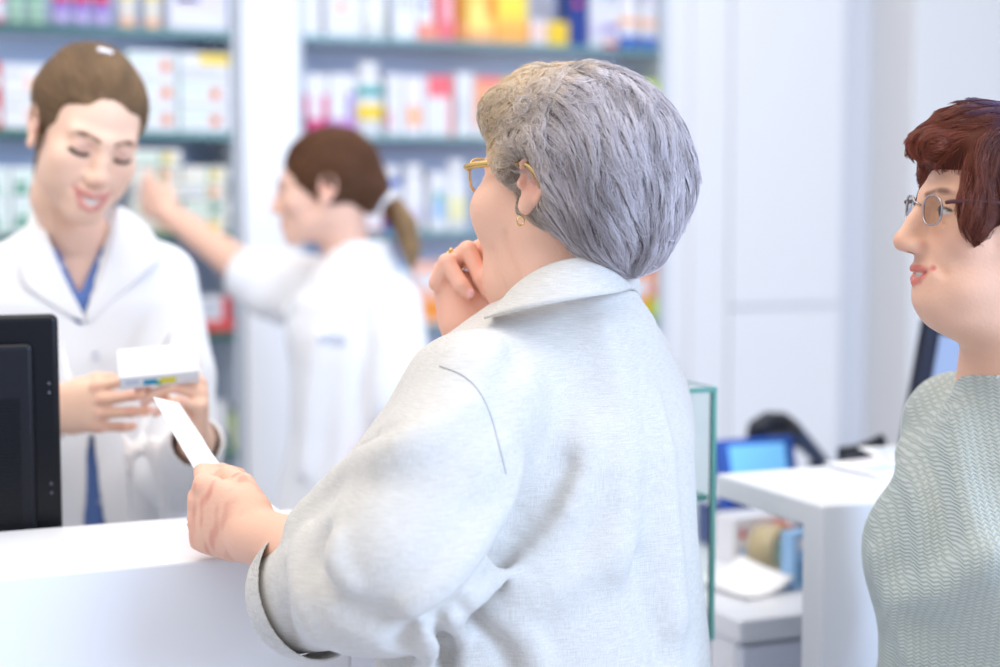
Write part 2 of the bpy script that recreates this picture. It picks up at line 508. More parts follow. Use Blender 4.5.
def bottle(name, u0, u1, z0, h, body, capm, label='', cat='bottle', band=None, neck=0.55, caph=0.2, group=None, v0=VF, fl=0.75, bands=None):
    r = (u1 - u0) / 2
    t = empty(name, ((u0 + u1) / 2, v0 + r * fl + 0.002, z0 + 0.0006)); tag(t, label, cat, group)
    hb = h * (1 - caph)
    b = MB()
    prof = [(0, 0), (r * 0.92, 0), (r, 0.006)]; ms = [body, body]
    zs = hb * 0.82
    bs = bands or ([(0.18, 0.72, band)] if band else [])
    for a0, a1, m in bs:
        prof += [(r, zs * a0), (r * 1.004, zs * a0 + 0.0005), (r * 1.004, zs * a1), (r, zs * a1 + 0.0005)]; ms += [body, m, m, m]
    prof += [(r, zs), (r * 0.9, hb * 0.9), (r * neck, hb * 0.97), (r * neck, hb), (0, hb)]; ms += [body] * 5
    b.lathe(prof, body, n=24, mats=ms, sy=fl); b.build('body', t, (0, 0, 0))
    b = MB(); rc = r * min(neck * 1.18, 1.0)
    b.lathe([(0, hb - 0.004), (rc, hb - 0.004), (rc, h - 0.003), (rc * 0.93, h), (0, h)], capm, n=20, sy=fl); b.build('cap', t, (0, 0, 0))
    return t
def can(name, u0, u1, z0, h, body, capm, bands, label='', group=None):
    r = (u1 - u0) / 2
    t = empty(name, ((u0 + u1) / 2, VF + r + 0.002, z0 + 0.0006)); tag(t, label, 'can', group)
    prof = [(0, 0), (r * 0.9, 0), (r, 0.004)]; ms = [body, body]; hb = h * 0.82
    for a0, a1, m in bands:
        prof += [(r, hb * a0), (r, hb * a1)]; ms += [body, m]
    prof += [(r, hb), (r * 0.8, hb + 0.008), (0, hb + 0.008)]; ms += [body] * 3
    b = MB(); b.lathe(prof, body, n=24, mats=ms); b.build('body', t, (0, 0, 0))
    b = MB(); b.lathe([(0, hb + 0.002), (r * 0.86, hb + 0.002), (r * 0.86, h - 0.006), (r * 0.7, h), (0, h)], capm, n=24); b.build('cap', t, (0, 0, 0))
    return t
W_ = cm(230, 231, 236); GR = cm(70, 150, 120); OR = cm(246, 150, 50); YE = cm(246, 214, 60); RD = cm(226, 62, 66); PK = cm(240, 130, 170)
MG = cm(226, 60, 130); PU = cm(150, 120, 205); BL = cm(40, 96, 190); NB = cm(32, 60, 140); TE = cm(50, 170, 170); LI = cm(196, 222, 40)
CR = cm(236, 232, 218); GY = cm(200, 204, 214); AM = cm(214, 140, 40); LB = cm(150, 190, 230); LG = cm(200, 226, 210); BK = cm(40, 44, 60); SA_ = cm(250, 190, 150)
VI = cm(220, 214, 236)
uL1, uR0, uR1 = u(242) - 0.0195, u(298) + 0.0195, u(667) - 0.0195
def uu(px):
    a = u(px, VF)
    if px < 260: return min(a, uL1)
    return min(max(a, uR0), uR1)
def zt(px, py): return zpx(px, py, VF)

# left bay, top shelf
z = SHZ[4]
can('spray_can', uu(-6), uu(10), z, 0.15, PK, W_, [(0.1, 0.4, W_)], 'pink and white can at the far left of the top shelf')
for k, (a, c) in enumerate(((13, 30), (33, 50))):
    can('spray_can', uu(a), uu(c), z, 0.15, cm(190, 214, 196), W_, [(0.12, 0.2, GR), (0.3, 0.7, cm(150, 190, 170))], '%s of two pale green cans on the left bay top shelf' % ('left' if k == 0 else 'right'))
for k, (a, c) in enumerate(((58, 75), (78, 95), (98, 115))):
    can('spray_can', uu(a), uu(c), z, 0.155, PU, VI, [(0.05, 0.25, cm(190, 180, 220)), (0.45, 0.8, RD)], '%s of three purple and red cans on the left bay top shelf' % ('leftmost', 'middle', 'rightmost')[k])
for k, (a, c) in enumerate(((124, 140), (149, 165))):
    can('spray_can', uu(a), uu(c), z, 0.13, cm(228, 224, 214), YE, [(0.04, 0.2, SA_), (0.7, 0.95, YE)], '%s of two white cans with yellow caps on the left bay top shelf' % ('left' if k == 0 else 'right'))
carton('carton', uu(172), uu(231), z, 0.14, cm(226, 226, 238), [(0.1, 0.9, 0.35, 0.8, VI), (0.12, 0.5, 0.5, 0.6, GY)], 0.12, 'large pale lilac carton beside the pillar on the left bay top shelf')
# left bay, second shelf
z = SHZ[3]
for k in range(2):
    carton('carton', uu(-30), uu(3), z + k * 0.082, 0.08, RD, [(0.1, 0.95, 0.2, 0.6, W_)], 0.12, ('lower' if k == 0 else 'upper') + ' of two stacked red and white cartons at the left photo edge', group=None)
    carton('carton', uu(5), uu(52), z + k * 0.079, 0.077, W_, [(0.5, 0.62, 0.2, 0.62, SA_), (0.72, 0.98, 0.05, 0.3, cm(240, 160, 150)), (0.05, 0.45, 0.6, 0.75, GY)], 0.12, ('lower' if k == 0 else 'upper') + ' of two white cartons behind the smiling pharmacist, left of her head')
for c_, (a, d_) in enumerate(((128, 179), (180, 232))):
    for k in range(3):
        pr = [((0.78 if c_ == 0 else 0.7, 0.46, 0.0135), 'dot', 0, 0, OR), ((0.78 if c_ == 0 else 0.7, 0.38, 0.0055), 'dot', 0, 0, RD), (0.05, 0.6, 0.65, 0.8, LG), (0, 0.03, 0, 1, GR), (0.1, 0.5, 0.2, 0.4, cm(216, 228, 230))]
        if c_ == 1 and k == 2: pr = [(0.4, 0.98, 0.55, 0.95, YE), (0.05, 0.8, 0.15, 0.4, GY), (0, 0.03, 0, 1, GR)]
        carton('carton', uu(a), uu(d_), z + k * 0.0665, 0.065, W_, pr, 0.12, '%s white carton with %s in the %s stack on the second shelf' % (('bottom', 'middle', 'top')[k], 'yellow corner' if (c_ == 1 and k == 2) else 'orange dot', ('left', 'right')[c_]))
# left bay, third shelf
z = SHZ[2]
for c_, (a, d_) in enumerate(((-22, 10), (12, 38))):
    for k in range(2):
        carton('carton', uu(a), uu(d_), z + k * 0.082, 0.08, cm(230, 236, 236), [(0.15, 0.6, 0.15, 0.55, GR), (0.1, 0.9, 0.65, 0.8, LG), (0.7, 0.95, 0.1, 0.4, LG)], 0.12, '%s green printed carton in the %s column, left of the pharmacist' % (('lower', 'upper')[k], ('outer', 'inner')[c_]))
for c_, (a, d_) in enumerate(((132, 181), (183, 229))):
    for k in range(5):
        if c_ == 1 and k == 4: continue
        o = (k * 37 + c_ * 11) % 5 - 2
        pr = [((0.72, 0.5, 0.012), 'dot', 0, 0, (OR, YE, GR, OR, YE)[(k + c_) % 5]), (0.06, 0.5, 0.3, 0.7, (CR, LG, GY, CR, LG)[k]), (0, 1, 0, 0.1, cm(170, 190, 170)), (0.55, 0.62, 0.1, 0.9, cm(150, 180, 150))]
        carton('carton', uu(a + o), uu(d_ + o), z + k * 0.042, 0.041, cm(238, 236, 228), pr, 0.12, '%s flat cream carton in the %s stack beyond the reaching hand' % (('bottom', 'second', 'third', 'fourth', 'top')[k], ('left', 'right')[c_]), v0=VF + 0.004 * (k % 2))
# left bay, fourth and fifth shelves
z = SHZ[1]
carton('carton', uu(190), uu(236), z, 0.028, RD, [(0.1, 0.9, 0.3, 0.7, cm(240, 120, 110))], 0.12, 'flat red carton under a white one beside the reaching forearm')
carton('carton', uu(196), uu(229), z + 0.0285, 0.06, cm(228, 230, 236), [(0.1, 0.7, 0.3, 0.8, GY), (0.75, 1, 0, 1, RD)], 0.1, 'white and red carton on the flat red one beside the forearm')
z = SHZ[0]
bottle('bottle', uu(211), uu(226), z, 0.125, W_, W_, 'small white bottle with blue base on the lowest visible shelf', bands=[(0.08, 0.5, BL)], neck=0.7, caph=0.25)
bottle('bottle', uu(228), uu(246), z, 0.115, LI, BK, 'lime yellow bottle with dark cap on the lowest visible shelf', bands=[(0.2, 0.7, cm(220, 226, 120))], neck=0.9, caph=0.12)

# right bay rows: (kind, px0, px1, py top, base, second, label, prints or bands)
def row(z, items):
    for kind, a, c, top, base, sec, label, pr in items:
        mid = (a + c) / 2; h = zt(mid, top) - z
        if kind == 'c': carton('carton', uu(a) + 0.001, uu(c) - 0.001, z, h, base, pr, 0.09, label)
        else: bottle('bottle', uu(a) + 0.001, uu(c) - 0.001, z, h, base, sec, label, bands=pr, neck=0.62, caph=0.16)
row(SHZ[4], [
    ('c', 298, 323, -26, W_, 0, 'plain white carton nearest the pillar on the right bay top shelf', [(0.1, 0.8, 0.75, 0.85, SA_)]),
    ('c', 327, 364, -22, W_, 0, 'wide white carton with orange spot on the right bay top shelf', [((0.42, 0.5, 0.013), 'dot', 0, 0, SA_), (0.6, 0.95, 0.8, 0.9, PK)]),
    ('b', 366, 390, -30, W_, GY, 'white bottle on the right bay top shelf', [(0.2, 0.7, cm(236, 240, 232))]),
    ('c', 395, 417, -20, cm(236, 240, 248), 0, 'white carton left of the red edged one, top shelf', [(0.2, 0.8, 0.5, 0.7, GY)]),
    ('c', 418, 439, -24, W_, 0, 'white carton with coral base and red edge, top shelf', [(0, 1, 0, 0.25, cm(246, 150, 130)), (0.75, 1, 0.25, 1, RD), (0.2, 0.5, 0.5, 0.6, BL)]),
    ('c', 440, 455, -22, cm(240, 120, 130), 0, 'narrow red and pink carton on the top shelf', [(0.25, 0.75, 0.3, 0.95, cm(246, 190, 200))]),
    ('c', 456, 466, -24, AM, 0, 'narrow amber brown carton on the top shelf', [(0.2, 0.8, 0.1, 0.3, cm(246, 150, 120))]),
    ('c', 467, 495, -20, cm(250, 214, 110), 0, 'left of two big yellow cartons on the top shelf', [(0.1, 0.7, 0.2, 0.6, cm(252, 232, 130)), (0, 1, 0, 0.18, cm(250, 180, 120)), (0.7, 1, 0.4, 1, OR)]),
    ('c', 496, 528, -18, cm(250, 208, 90), 0, 'right of two big yellow cartons on the top shelf', [(0.1, 0.9, 0.45, 0.8, cm(240, 228, 80)), (0, 1, 0, 0.3, cm(250, 180, 90)), (0.1, 0.7, 0.8, 1, cm(226, 240, 200))]),
    ('c', 530, 547, 20, cm(240, 224, 226), 0, 'low pale pink carton beside the low yellow one', [(0.1, 0.9, 0.4, 0.6, SA_)]),
    ('c', 548, 568, 22, YE, 0, 'low square yellow carton on the top shelf', [(0.15, 0.85, 0.2, 0.8, cm(240, 200, 50))]),
    ('c', 568, 588, -20, NB, 0, 'dark blue carton behind the white bottles, top shelf', [(0.3, 0.6, 0.6, 0.7, RD)]),
    ('b', 589, 606, -10, W_, W_, 'white bottle right of the dark blue carton, top shelf', [(0.3, 0.6, VI)]),
    ('b', 606, 619, -2, W_, W_, 'slim white bottle with red foot on the top shelf', [(0.02, 0.16, RD), (0.45, 0.65, PU)]),
    ('b', 620, 642, -8, W_, cm(232, 226, 240), 'left of two white bottles with blue base at the shelf end', [(0.02, 0.32, BL), (0.6, 0.8, SA_)]),
    ('b', 643, 664, -4, W_, cm(232, 226, 240), 'right of two white bottles with blue base at the shelf end', [(0.02, 0.32, BL), (0.6, 0.8, SA_)]),
])
row(SHZ[3], [
    ('c', 298, 304, 68, BL, 0, 'narrow dark blue carton against the pillar, second shelf', [(0, 1, 0, 0.15, YE)]),
    ('c', 305, 329, 74, W_, 0, 'white carton with magenta foot and bars on the second shelf', [(0, 0.2, 0.1, 0.65, MG), (0, 1, 0, 0.25, MG), (0.75, 1, 0.2, 0.65, MG)]),
    ('c', 330, 357, 74, W_, 0, 'white carton with purple foot on the second shelf', [(0, 1, 0, 0.25, cm(196, 130, 200)), (0.65, 0.9, 0.25, 0.7, PU)]),
    ('b', 358, 387, 62, W_, W_, 'tall white bottle with teal collar and yellow label', [(0.3, 0.6, YE), (0.78, 0.97, TE)]),
    ('c', 388, 404, 74, W_, 0, 'slim white carton with a pink stripe on the second shelf', [(0, 0.2, 0.1, 0.4, PK)]),
    ('c', 405, 424, 76, cm(240, 236, 246), 0, 'white carton with orange print on the second shelf', [(0.1, 0.9, 0.15, 0.5, SA_)]),
    ('c', 425, 453, 76, W_, 0, 'white carton with coral red top and right edge', [(0.1, 1, 0.65, 1, cm(244, 110, 120)), (0.85, 1, 0, 0.65, cm(250, 150, 140))]),
    ('c', 456, 474, 73, W_, 0, 'tall plain white carton on the second shelf', [(0.2, 0.5, 0.2, 0.6, GY)]),
    ('c', 475, 503, 77, cm(250, 180, 140), 0, 'orange and pink carton near the elderly woman\'s forehead', [((0.5, 0.55, 0.022), 'dot', 0, 0, OR), (0, 1, 0, 0.2, W_), (0.1, 0.9, 0.85, 1, cm(246, 130, 120))]),
    ('c', 504, 530, 79, YE, 0, 'yellow carton partly behind the grey hair, second shelf', [(0.1, 0.9, 0.2, 0.5, cm(250, 190, 60))]),
    ('c', 640, 664, 82, LI, 0, 'lime yellow carton right of the grey hair on the second shelf', [(0.1, 0.9, 0.1, 0.5, W_)]),
])
row(SHZ[2], [
    ('c', 362, 383, 174, cm(244, 120, 120), 0, 'coral red carton behind the ponytail on the third shelf', [(0.2, 0.9, 0.05, 0.4, W_)]),
    ('b', 385, 404, 166, BL, W_, 'blue bottle with white cap on the third shelf', [(0.7, 0.98, W_)]),
    ('b', 405, 428, 164, W_, W_, 'plain white bottle right of the blue one, third shelf', [(0.3, 0.5, VI)]),
    ('c', 430, 447, 172, W_, 0, 'white carton with teal and blue print on the third shelf', [(0.2, 0.9, 0.2, 0.5, LB), (0.3, 0.8, 0.5, 0.65, TE)]),
    ('b', 448, 470, 160, W_, W_, 'white bottle with pale yellow label beside the glasses', [(0.2, 0.7, cm(240, 236, 190))]),
])
row(SHZ[1], [
    ('c', 399, 412, 264, LB, 0, 'pale blue carton under the third shelf behind the assistant', [(0.1, 0.9, 0.5, 0.9, W_)]),
    ('c', 413, 446, 262, cm(244, 190, 170), 0, 'pink and orange carton behind the raised hand', [(0.1, 0.9, 0.1, 0.4, OR), (0.1, 0.8, 0.6, 0.8, W_)]),
    ('c', 632, 648, 262, OR, 0, 'orange carton right of the elderly woman\'s collar', [(0, 1, 0.4, 0.7, W_)]),
    ('c', 649, 663, 260, cm(244, 130, 110), 0, 'coral carton with lime foot at the shelf end by the collar', [(0, 1, 0, 0.35, LI), (0.1, 0.9, 0.5, 0.8, SA_)]),
])
# ------------------------------------------------------------------ counters
ZC = 1.04
v_front = float(ray_z(0, 577, ZC)[1]); v_back = float(ray_z(0, 531, ZC)[1])
uR = float(ray_z(338, 538, ZC)[0])
M_count = mat('white_counter_laminate', srgb(240, 242, 248), 0.3)
M_edge = mat('laminate_bluish_light', srgb(226, 231, 244), 0.35)  # white laminate with the bluish daylight on fronts put into its colour
def ell_top(ua, ub, va, vb, th_, par):
    """top and customer-side panel mitred into one white shell"""
    b = MB(); pr = [(va, 0), (va, ZC), (vb, ZC), (vb, ZC - th_), (va + 0.05, ZC - th_), (va + 0.05, 0)]
    A = [b.bm.verts.new((ua, y, z)) for y, z in pr]; B = [b.bm.verts.new((ub, y, z)) for y, z in pr]
    i = b.mi(M_count); n = len(pr)
    for k in range(n): b.bm.faces.new((A[k], A[(k + 1) % n], B[(k + 1) % n], B[k]))
    b.bm.faces.new(A[::-1]); b.bm.faces.new(B)
    bmesh.ops.recalc_face_normals(b.bm, faces=b.bm.faces)
    bmesh.ops.bevel(b.bm, geom=list(b.bm.edges), offset=0.005, segments=3, affect='EDGES', profile=0.5)
    b.build('counter_top', par)
t = empty('service_counter', (0.1, (v_front + v_back) / 2, 0))
tag(t, 'white service counter the elderly woman rests her hand on', 'counter')
ell_top(-1.3, uR, v_front, v_back, 0.045, t)
b = MB(); b.box((-1.3, v_front + 0.051, 0.76), (uR - 0.02, v_back + 0.17, 0.79), M_count, 0.004); b.build('lower_worktop', t)
for a in (-1.28, uR - 0.06):
    b = MB(); b.box((a, v_front + 0.051, 0), (a + 0.03, v_back + 0.1, 0.7595), M_count, 0.003); b.build('end_panel', t)

# monitor in front of the pharmacist, seen from behind
M_blk = mat('black_plastic', (0.004, 0.005, 0.009), 0.3, spec=.3)
M_blkd = mat('black_ribbed_plastic', (0.006, 0.007, 0.012), 0.42, spec=.3)
vm = v_back + 0.035
pr_ = ray_v(61, 420, vm); uM1 = float(pr_[0]); zT = float(ray_v(40, 315, vm)[2])
wM, hM = 0.5, 0.315
t = empty('monitor', (uM1 - wM / 2, vm + 0.06, 0.7906))
tag(t, 'black computer monitor seen from behind at the left edge of the counter', 'monitor')
tilt = Matrix.Translation((uM1 - wM / 2, vm, zT - hM)) @ Matrix.Rotation(math.radians(0), 4, 'Y')
b = MB(); b.box((-wM / 2, 0, 0), (wM / 2, 0.034, hM), M_blk, 0.008, 3, tilt); b.build('bezel', t)
b = MB()
b.box((-wM / 2 + 0.035, -0.012, 0.03), (wM / 2 - 0.033, 0.001, hM - 0.035), M_blkd, 0.008, 3, tilt)
for k in range(36):
    z0 = 0.05 + k * 0.0045
    b.box((-0.12, -0.0135, z0), (wM / 2 - 0.052, -0.0115, z0 + 0.0022), M_blk, 0, 1, tilt)
b.build('rear_cover', t)
for dz in (0.085, 0.215):
    for q in (0, 0.012):
        b = MB(); b.lathe([(0, 0.001), (0.0022, 0.001), (0.0022, 0)], mat('screw_grey', (0.12, 0.13, 0.16), 0.3, 0.8), n=10, M=tilt @ Matrix.Translation((wM / 2 - 0.014, -0.0002, dz + q)) @ Matrix.Rotation(math.pi / 2, 4, 'X')); b.build('screw', t)
b = MB(); b.box((-wM / 2 + 0.02, 0.0342, 0.02), (wM / 2 - 0.02, 0.0352, hM - 0.02), mat('screen_face', (0.02, 0.025, 0.04), 0.1), 0, 1, tilt); b.build('screen', t)
b = MB()
b.box((-0.045, 0.036, 0.7906 + 0.012 - (zT - hM)), (0.045, 0.06, hM * 0.45), M_blk, 0.006, 2, tilt)
b.box((-0.11, 0.005, 0.7906 - (zT - hM)), (0.11, 0.13, 0.7906 + 0.014 - (zT - hM)), M_blk, 0.005, 2, tilt)
b.build('stand', t)

# ------------------------------------------------------------------ right cash desk
cA = ray_z(823, 506, ZC); cB = ray_z(725, 477, ZC)
u0 = float(cA[0]); v0 = float(cA[1]); v1 = v0 + 0.285
t = empty('cash_desk', (u0 + 0.6, v0 + 0.15, 0)); tag(t, 'white cash desk with thick top beside the woman in the sweater', 'counter')
ell_top(u0, u0 + 1.5, v0, v1, 0.036, t)
b = MB(); b.box((u0 + 1.47, v0 + 0.051, 0), (u0 + 1.5, v1 - 0.006, ZC - 0.037), M_count, 0.003); b.build('end_panel', t)

# low drawer unit in the gap
zD = 0.80
dA = ray_z(740, 621, zD)
ud, vd = float(dA[0]), float(dA[1])
wd_ = 0.62
t = empty('drawer_unit', (ud + 0.1, vd + 0.3, 0)); tag(t, 'low white drawer unit between the glass case and the cash desk', 'drawer unit')
ud0 = ud; ud1 = u0 + 1.46
b = MB(); b.box((ud0, vd, zD - 0.038), (ud1, vd + wd_, zD), M_count, 0.004); b.build('top', t)
b = MB(); b.box((ud0 + 0.004, vd + 0.02, 0), (ud1 - 0.004, vd + wd_, zD - 0.0385), M_count, 0.003); b.build('body', t)
hw_ = (ud1 - ud0) / 2
for c_ in range(2):
    for z0, z1 in ((0.06, 0.28), (0.29, 0.52), (0.53, 0.755)):
        b = MB(); b.box((ud0 + 0.006 + c_ * hw_, vd + 0.001, z0), (ud0 + hw_ * (c_ + 1) - 0.006, vd + 0.019, z1), M_edge, 0.003); b.build('drawer', t)

# glass display case
vg = vd - 0.22
g1 = ray_v(716, 392, vg); ug1 = float(g1[0]); zg1 = float(g1[2]); zg0 = float(ray_v(712, 640, vg)[2])
ug0 = ug1 - 0.11; vg1 = vg + 0.21
M_cg = mat('clear_display_glass', (0.93, 0.98, 0.97), 0.02, trans=1.0, ior=1.2)
M_te = mat('teal_glass_rim', srgb(128, 206, 202), 0.15)
t = empty('glass_display_case', ((ug0 + ug1) / 2, (vg + vg1) / 2, 0)); tag(t, 'glass display case with teal edges beside the linen jacket', 'display case')
b = MB(); b.box((ug0, vg, 0), (ug1, vg1, zg0 - 0.001), M_count, 0.004); b.build('base_cabinet', t)
th = 0.006
def pane(nm, lo, hi): 
    b = MB(); b.box(lo, hi, M_cg); return b.build(nm, t)
pane('front_pane', (ug0, vg, zg0), (ug1, vg + th, zg1))
pane('side_pane', (ug1 - th, vg + th + 0.001, zg0), (ug1, vg1, zg1))
pane('side_pane', (ug0, vg + th + 0.001, zg0), (ug0 + th, vg1, zg1))
pane('top_pane', (ug0, vg, zg1 + 0.0005), (ug1, vg1, zg1 + 0.0065))
zsh = float(ray_v(700, 482, vg + 0.1)[2])
pane('glass_shelf', (ug0 + th + 0.001, vg + th + 0.002, zsh - 0.006), (ug1 - th - 0.001, vg1 - 0.002, zsh))
b = MB()
e_ = 0.0035
b.box((ug1 - 0.005, vg - 0.001, zg0), (ug1 + 0.001, vg + 0.005, zg1 + 0.007), M_te)
b.box((ug0, vg - 0.0012, zg1), (ug1 + 0.001, vg - 0.0002, zg1 + 0.007), M_te)
b.box((ug1 + 0.0002, vg, zg1), (ug1 + 0.0012, vg1, zg1 + 0.007), M_te)
b.box((ug1 - 0.005, vg1 - 0.001, zg0), (ug1 + 0.001, vg1 + 0.004, zg1), M_te)
b.box((ug0 + 0.01, vg + th + 0.0005, zsh - 0.007), (ug1 - 0.008, vg + th + 0.0018, zsh + 0.0005), M_te)
b.box((ug1 - 0.0115, vg + 0.01, zsh - 0.007), (ug1 - 0.0068, vg1 - 0.003, zsh + 0.0005), M_te)
b.build('edge_rim', t)
carton('carton', ug1 - 0.095, ug1 - 0.016, zg0 + 0.0, 0.085, W_, [(0.1, 0.9, 0.3, 0.6, GY)], 0.07, 'white carton in the bottom of the glass display case', v0=vg + 0.09)
bottle('bottle', ug1 - 0.064, ug1 - 0.026, zsh, 0.06, W_, W_, 'small white bottle on the glass shelf inside the display case', v0=vg + 0.1)
carton('leaflet_holder', ug1 - 0.062, ug1 - 0.0455, float(ray_v(686, 468, vg)[2]), 0.05, NB, [(0.1, 0.9, 0.1, 0.9, cm(70, 110, 190))], 0.0, 'x') if False else None

# ------------------------------------------------------------------ things on the low desk and behind
M_nb = mat('navy_plastic', srgb(28, 52, 122), 0.35)
M_rb = mat('royal_blue_plastic', srgb(36, 84, 176), 0.35)
vt = vd + 0.40
def upx(px, v): return float(ray_v(px, 204, v)[0])
def zpy(px, py, v): return float(ray_v(px, py, v)[2])
t = empty('payment_terminal', (upx(758, vt), vt + 0.06, zD + 0.0006)); tag(t, 'blue terminal with pale blue screen standing on a navy block', 'terminal')
xa, xb = upx(740, vt), upx(817, vt); z1_ = zpy(760, 441, vt); zm = zpy(760, 512, vt)
b = MB(); b.box((xa, vt + 0.035, zD + 0.0006), (upx(742, vt), vt + 0.14, zm), M_nb, 0.004); b.box((xa + 0.02, vt + 0.06, zD + 0.0006), (xb - 0.03, vt + 0.13, zm), M_nb, 0.004); b.build('stand', t)
hh = z1_ - zm
tl = Matrix.Translation(((xa + xb) / 2, vt + 0.035, zm)) @ Matrix.Rotation(math.radians(-14), 4, 'X')
ww = (xb - xa) / 2
b = MB(); b.box((-ww, 0, 0), (ww, 0.03, hh), M_rb, 0.005, 3, tl); b.build('housing', t)
b = MB(); b.box((-ww * 0.76, -0.0022, hh * 0.2), (ww * 0.72, 0.0012, hh * 0.9), mat('terminal_screen', srgb(120, 190, 240), 0.2, emit=srgb(130, 200, 250), estr=0.35), 0.001, 1, tl); b.build('screen', t)
b = MB()
for i in range(6): b.box((-ww * 0.76 + i * ww * 0.25, -0.003, hh * 0.05), (-ww * 0.76 + i * ww * 0.25 + ww * 0.18, 0.001, hh * 0.13), M_nb, 0.0005, 1, tl)
b.build('keys', t)

# hand-held scanner resting in its cradle
vs_ = vt + 0.13
M_sc = mat('scanner_black', srgb(28, 32, 46), 0.35)
M_sc2 = mat('scanner_blue_grey', srgb(66, 84, 118), 0.35)
pt = lambda px, py, v=vs_: ray_v(px, py, v)
t = empty('barcode_scanner', tuple(pt(805, 520) * np.array([1, 1, 0]) + np.array([0, 0, 0.8006]))); tag(t, 'dark hand-held barcode scanner in its stand behind the blue terminal', 'scanner')
b = MB(); b.tube([pt(752, 440), pt(757, 430), pt(768, 424), pt(782, 424), pt(794, 430)], [0.014, 0.022, 0.025, 0.024, 0.018], M_sc, 14); b.build('scan_head', t)
b = MB(); b.tube([pt(784, 420), pt(792, 428), pt(802, 440), pt(814, 453), pt(826, 466)], [0.012, 0.017, 0.017, 0.015, 0.013], M_sc2, 14); b.build('grip', t)
b = MB(); b.tube([pt(787, 436), pt(793, 444), pt(799, 447)], [0.005, 0.005, 0.004], M_sc, 8); b.build('trigger', t)
b = MB(); q = pt(812, 470); b.tube([q, (q[0] + 0.01, q[1], 0.95), (q[0] + 0.012, q[1] + 0.01, 0.81)], [0.012, 0.011, 0.011], M_sc, 10); b.lathe([(0, 0.0), (0.05, 0.0), (0.05, 0.008), (0.02, 0.016), (0, 0.018)], M_sc, c=(q[0] + 0.012, q[1] + 0.01, 0.8006), n=24); b.build('stand', t)

# dark wedge-shaped device behind the papers
vk = v1 + 0.16
t = empty('desk_phone', (upx(862, vk), vk, 0.8006)); tag(t, 'black desk phone seen edge-on behind the papers on the cash desk', 'phone')
pk = lambda px, py, v=vk: ray_v(px, py, v)
b = MB(); b.grid([[pk(838, 470), pk(850, 458), pk(868, 449), pk(884, 444)], [pk(838, 470, vk + 0.12), pk(850, 458, vk + 0.12), pk(868, 449, vk + 0.12), pk(884, 444, vk + 0.12)]], M_sc, 0.016); b.build('housing', t)
b = MB(); b.tube([pk(846, 455, vk + 0.05), pk(858, 449, vk + 0.05), pk(872, 444, vk + 0.05), pk(882, 441, vk + 0.05)], [0.012, 0.009, 0.009, 0.013], M_blk, 12); b.build('handset', t)
q = pk(866, 470, vk + 0.06)
b = MB(); b.box((q[0] - 0.03, q[1] - 0.05, 0.8006), (q[0] + 0.05, q[1] + 0.05, float(pk(866, 455, vk)[2])), M_sc, 0.006); b.build('foot', t)

# carton with red logo, tape, orange pack, blue pack, papers on the drawer unit
def onD(px, py): return ray_z(px, py, zD)
q = onD(770, 562); a_ = float(q[1])
b = MB(); wv = upx(792, a_) - upx(738, a_); hv = zpy(757, 517, a_) - zD
b.box((-wv / 2, 0, 0), (wv / 2, 0.07, hv), W_, 0.0015, 1)
Mx = Matrix.Translation((-wv / 2 + 0.16 * wv, -0.0005, 0.64 * hv)) @ Matrix.Rotation(math.pi / 2, 4, 'X')
b.lathe([(0, 0.0005), (0.0065, 0.0005), (0.0065, -0.0003)], cm(214, 40, 50), n=18, M=Mx)
b.box((-wv / 2 + 0.16 * wv - 0.0022, -0.0008, 0.64 * hv + 0.004), (-wv / 2 + 0.16 * wv + 0.0022, 0.001, 0.64 * hv + 0.014), cm(214, 40, 50))
for k, (x0, x1) in enumerate(((0.3, 0.36), (0.38, 0.5), (0.52, 0.6), (0.62, 0.72))): b.box((-wv / 2 + x0 * wv, -0.0006, 0.58 * hv), (-wv / 2 + x1 * wv, 0.001, 0.72 * hv), BK)
b.box((-wv / 2 + 0.1 * wv, -0.0006, 0.2 * hv), (wv / 2 - 0.2 * wv, 0.001, 0.34 * hv), LB)
o = b.build('carton', None, (upx(765, a_), a_, zD + 0.0006)); tag(o, 'white carton with red drop logo under the cash desk top', 'box')

def ring(name, px, py, r_out, r_in, w_, col, core, label, rzdeg, dz=0.0):
    q = onD(px, py)
    t = empty(name, (float(q[0]), float(q[1]), zD + 0.0006 + dz)); tag(t, label, 'tape')
    Mx = Matrix.Translation((float(q[0]), float(q[1]), zD + 0.0006 + dz + r_out)) @ Matrix.Rotation(math.radians(rzdeg), 4, 'Z') @ Matrix.Rotation(math.pi / 2, 4, 'X')
    b = MB(); b.lathe([(r_in + 0.004, -w_ / 2), (r_out - 0.001, -w_ / 2), (r_out, -w_ / 2 + 0.001), (r_out, w_ / 2 - 0.001), (r_out - 0.001, w_ / 2), (r_in + 0.004, w_ / 2), (r_in + 0.004, -w_ / 2)], col, n=40, M=Mx); b.build('tape', t)
    b = MB(); b.lathe([(r_in, -w_ / 2 - 0.0005), (r_in + 0.0038, -w_ / 2 - 0.0005), (r_in + 0.0038, w_ / 2 + 0.0005), (r_in, w_ / 2 + 0.0005), (r_in, -w_ / 2 - 0.0005)], core, n=32, M=Mx); b.build('core', t)
    return t
ring('tape_roll', 772, 574, 0.044, 0.026, 0.05, mat('parcel_tape', srgb(206, 190, 152), 0.25, trans=0.2), mat('tape_core', srgb(190, 214, 196), 0.5), 'clear tan parcel tape roll standing on the drawer unit', 24)
q = onD(787, 572)
b = MB(); b.lathe([(0, 0), (0.028, 0), (0.03, 0.004), (0.03, 0.055), (0.026, 0.07), (0.014, 0.074), (0, 0.074)], cm(226, 124, 50), n=24, mats=[cm(226, 124, 50)] * 2 + [cm(236, 150, 70)] + [cm(200, 90, 50)] * 3)
t = tag(b.build('jar', None, (float(q[0]) + 0.022, float(q[1]) + 0.06, zD + 0.0006)), 'orange jar behind the tape roll on the drawer unit', 'jar')
q = onD(797, 590)
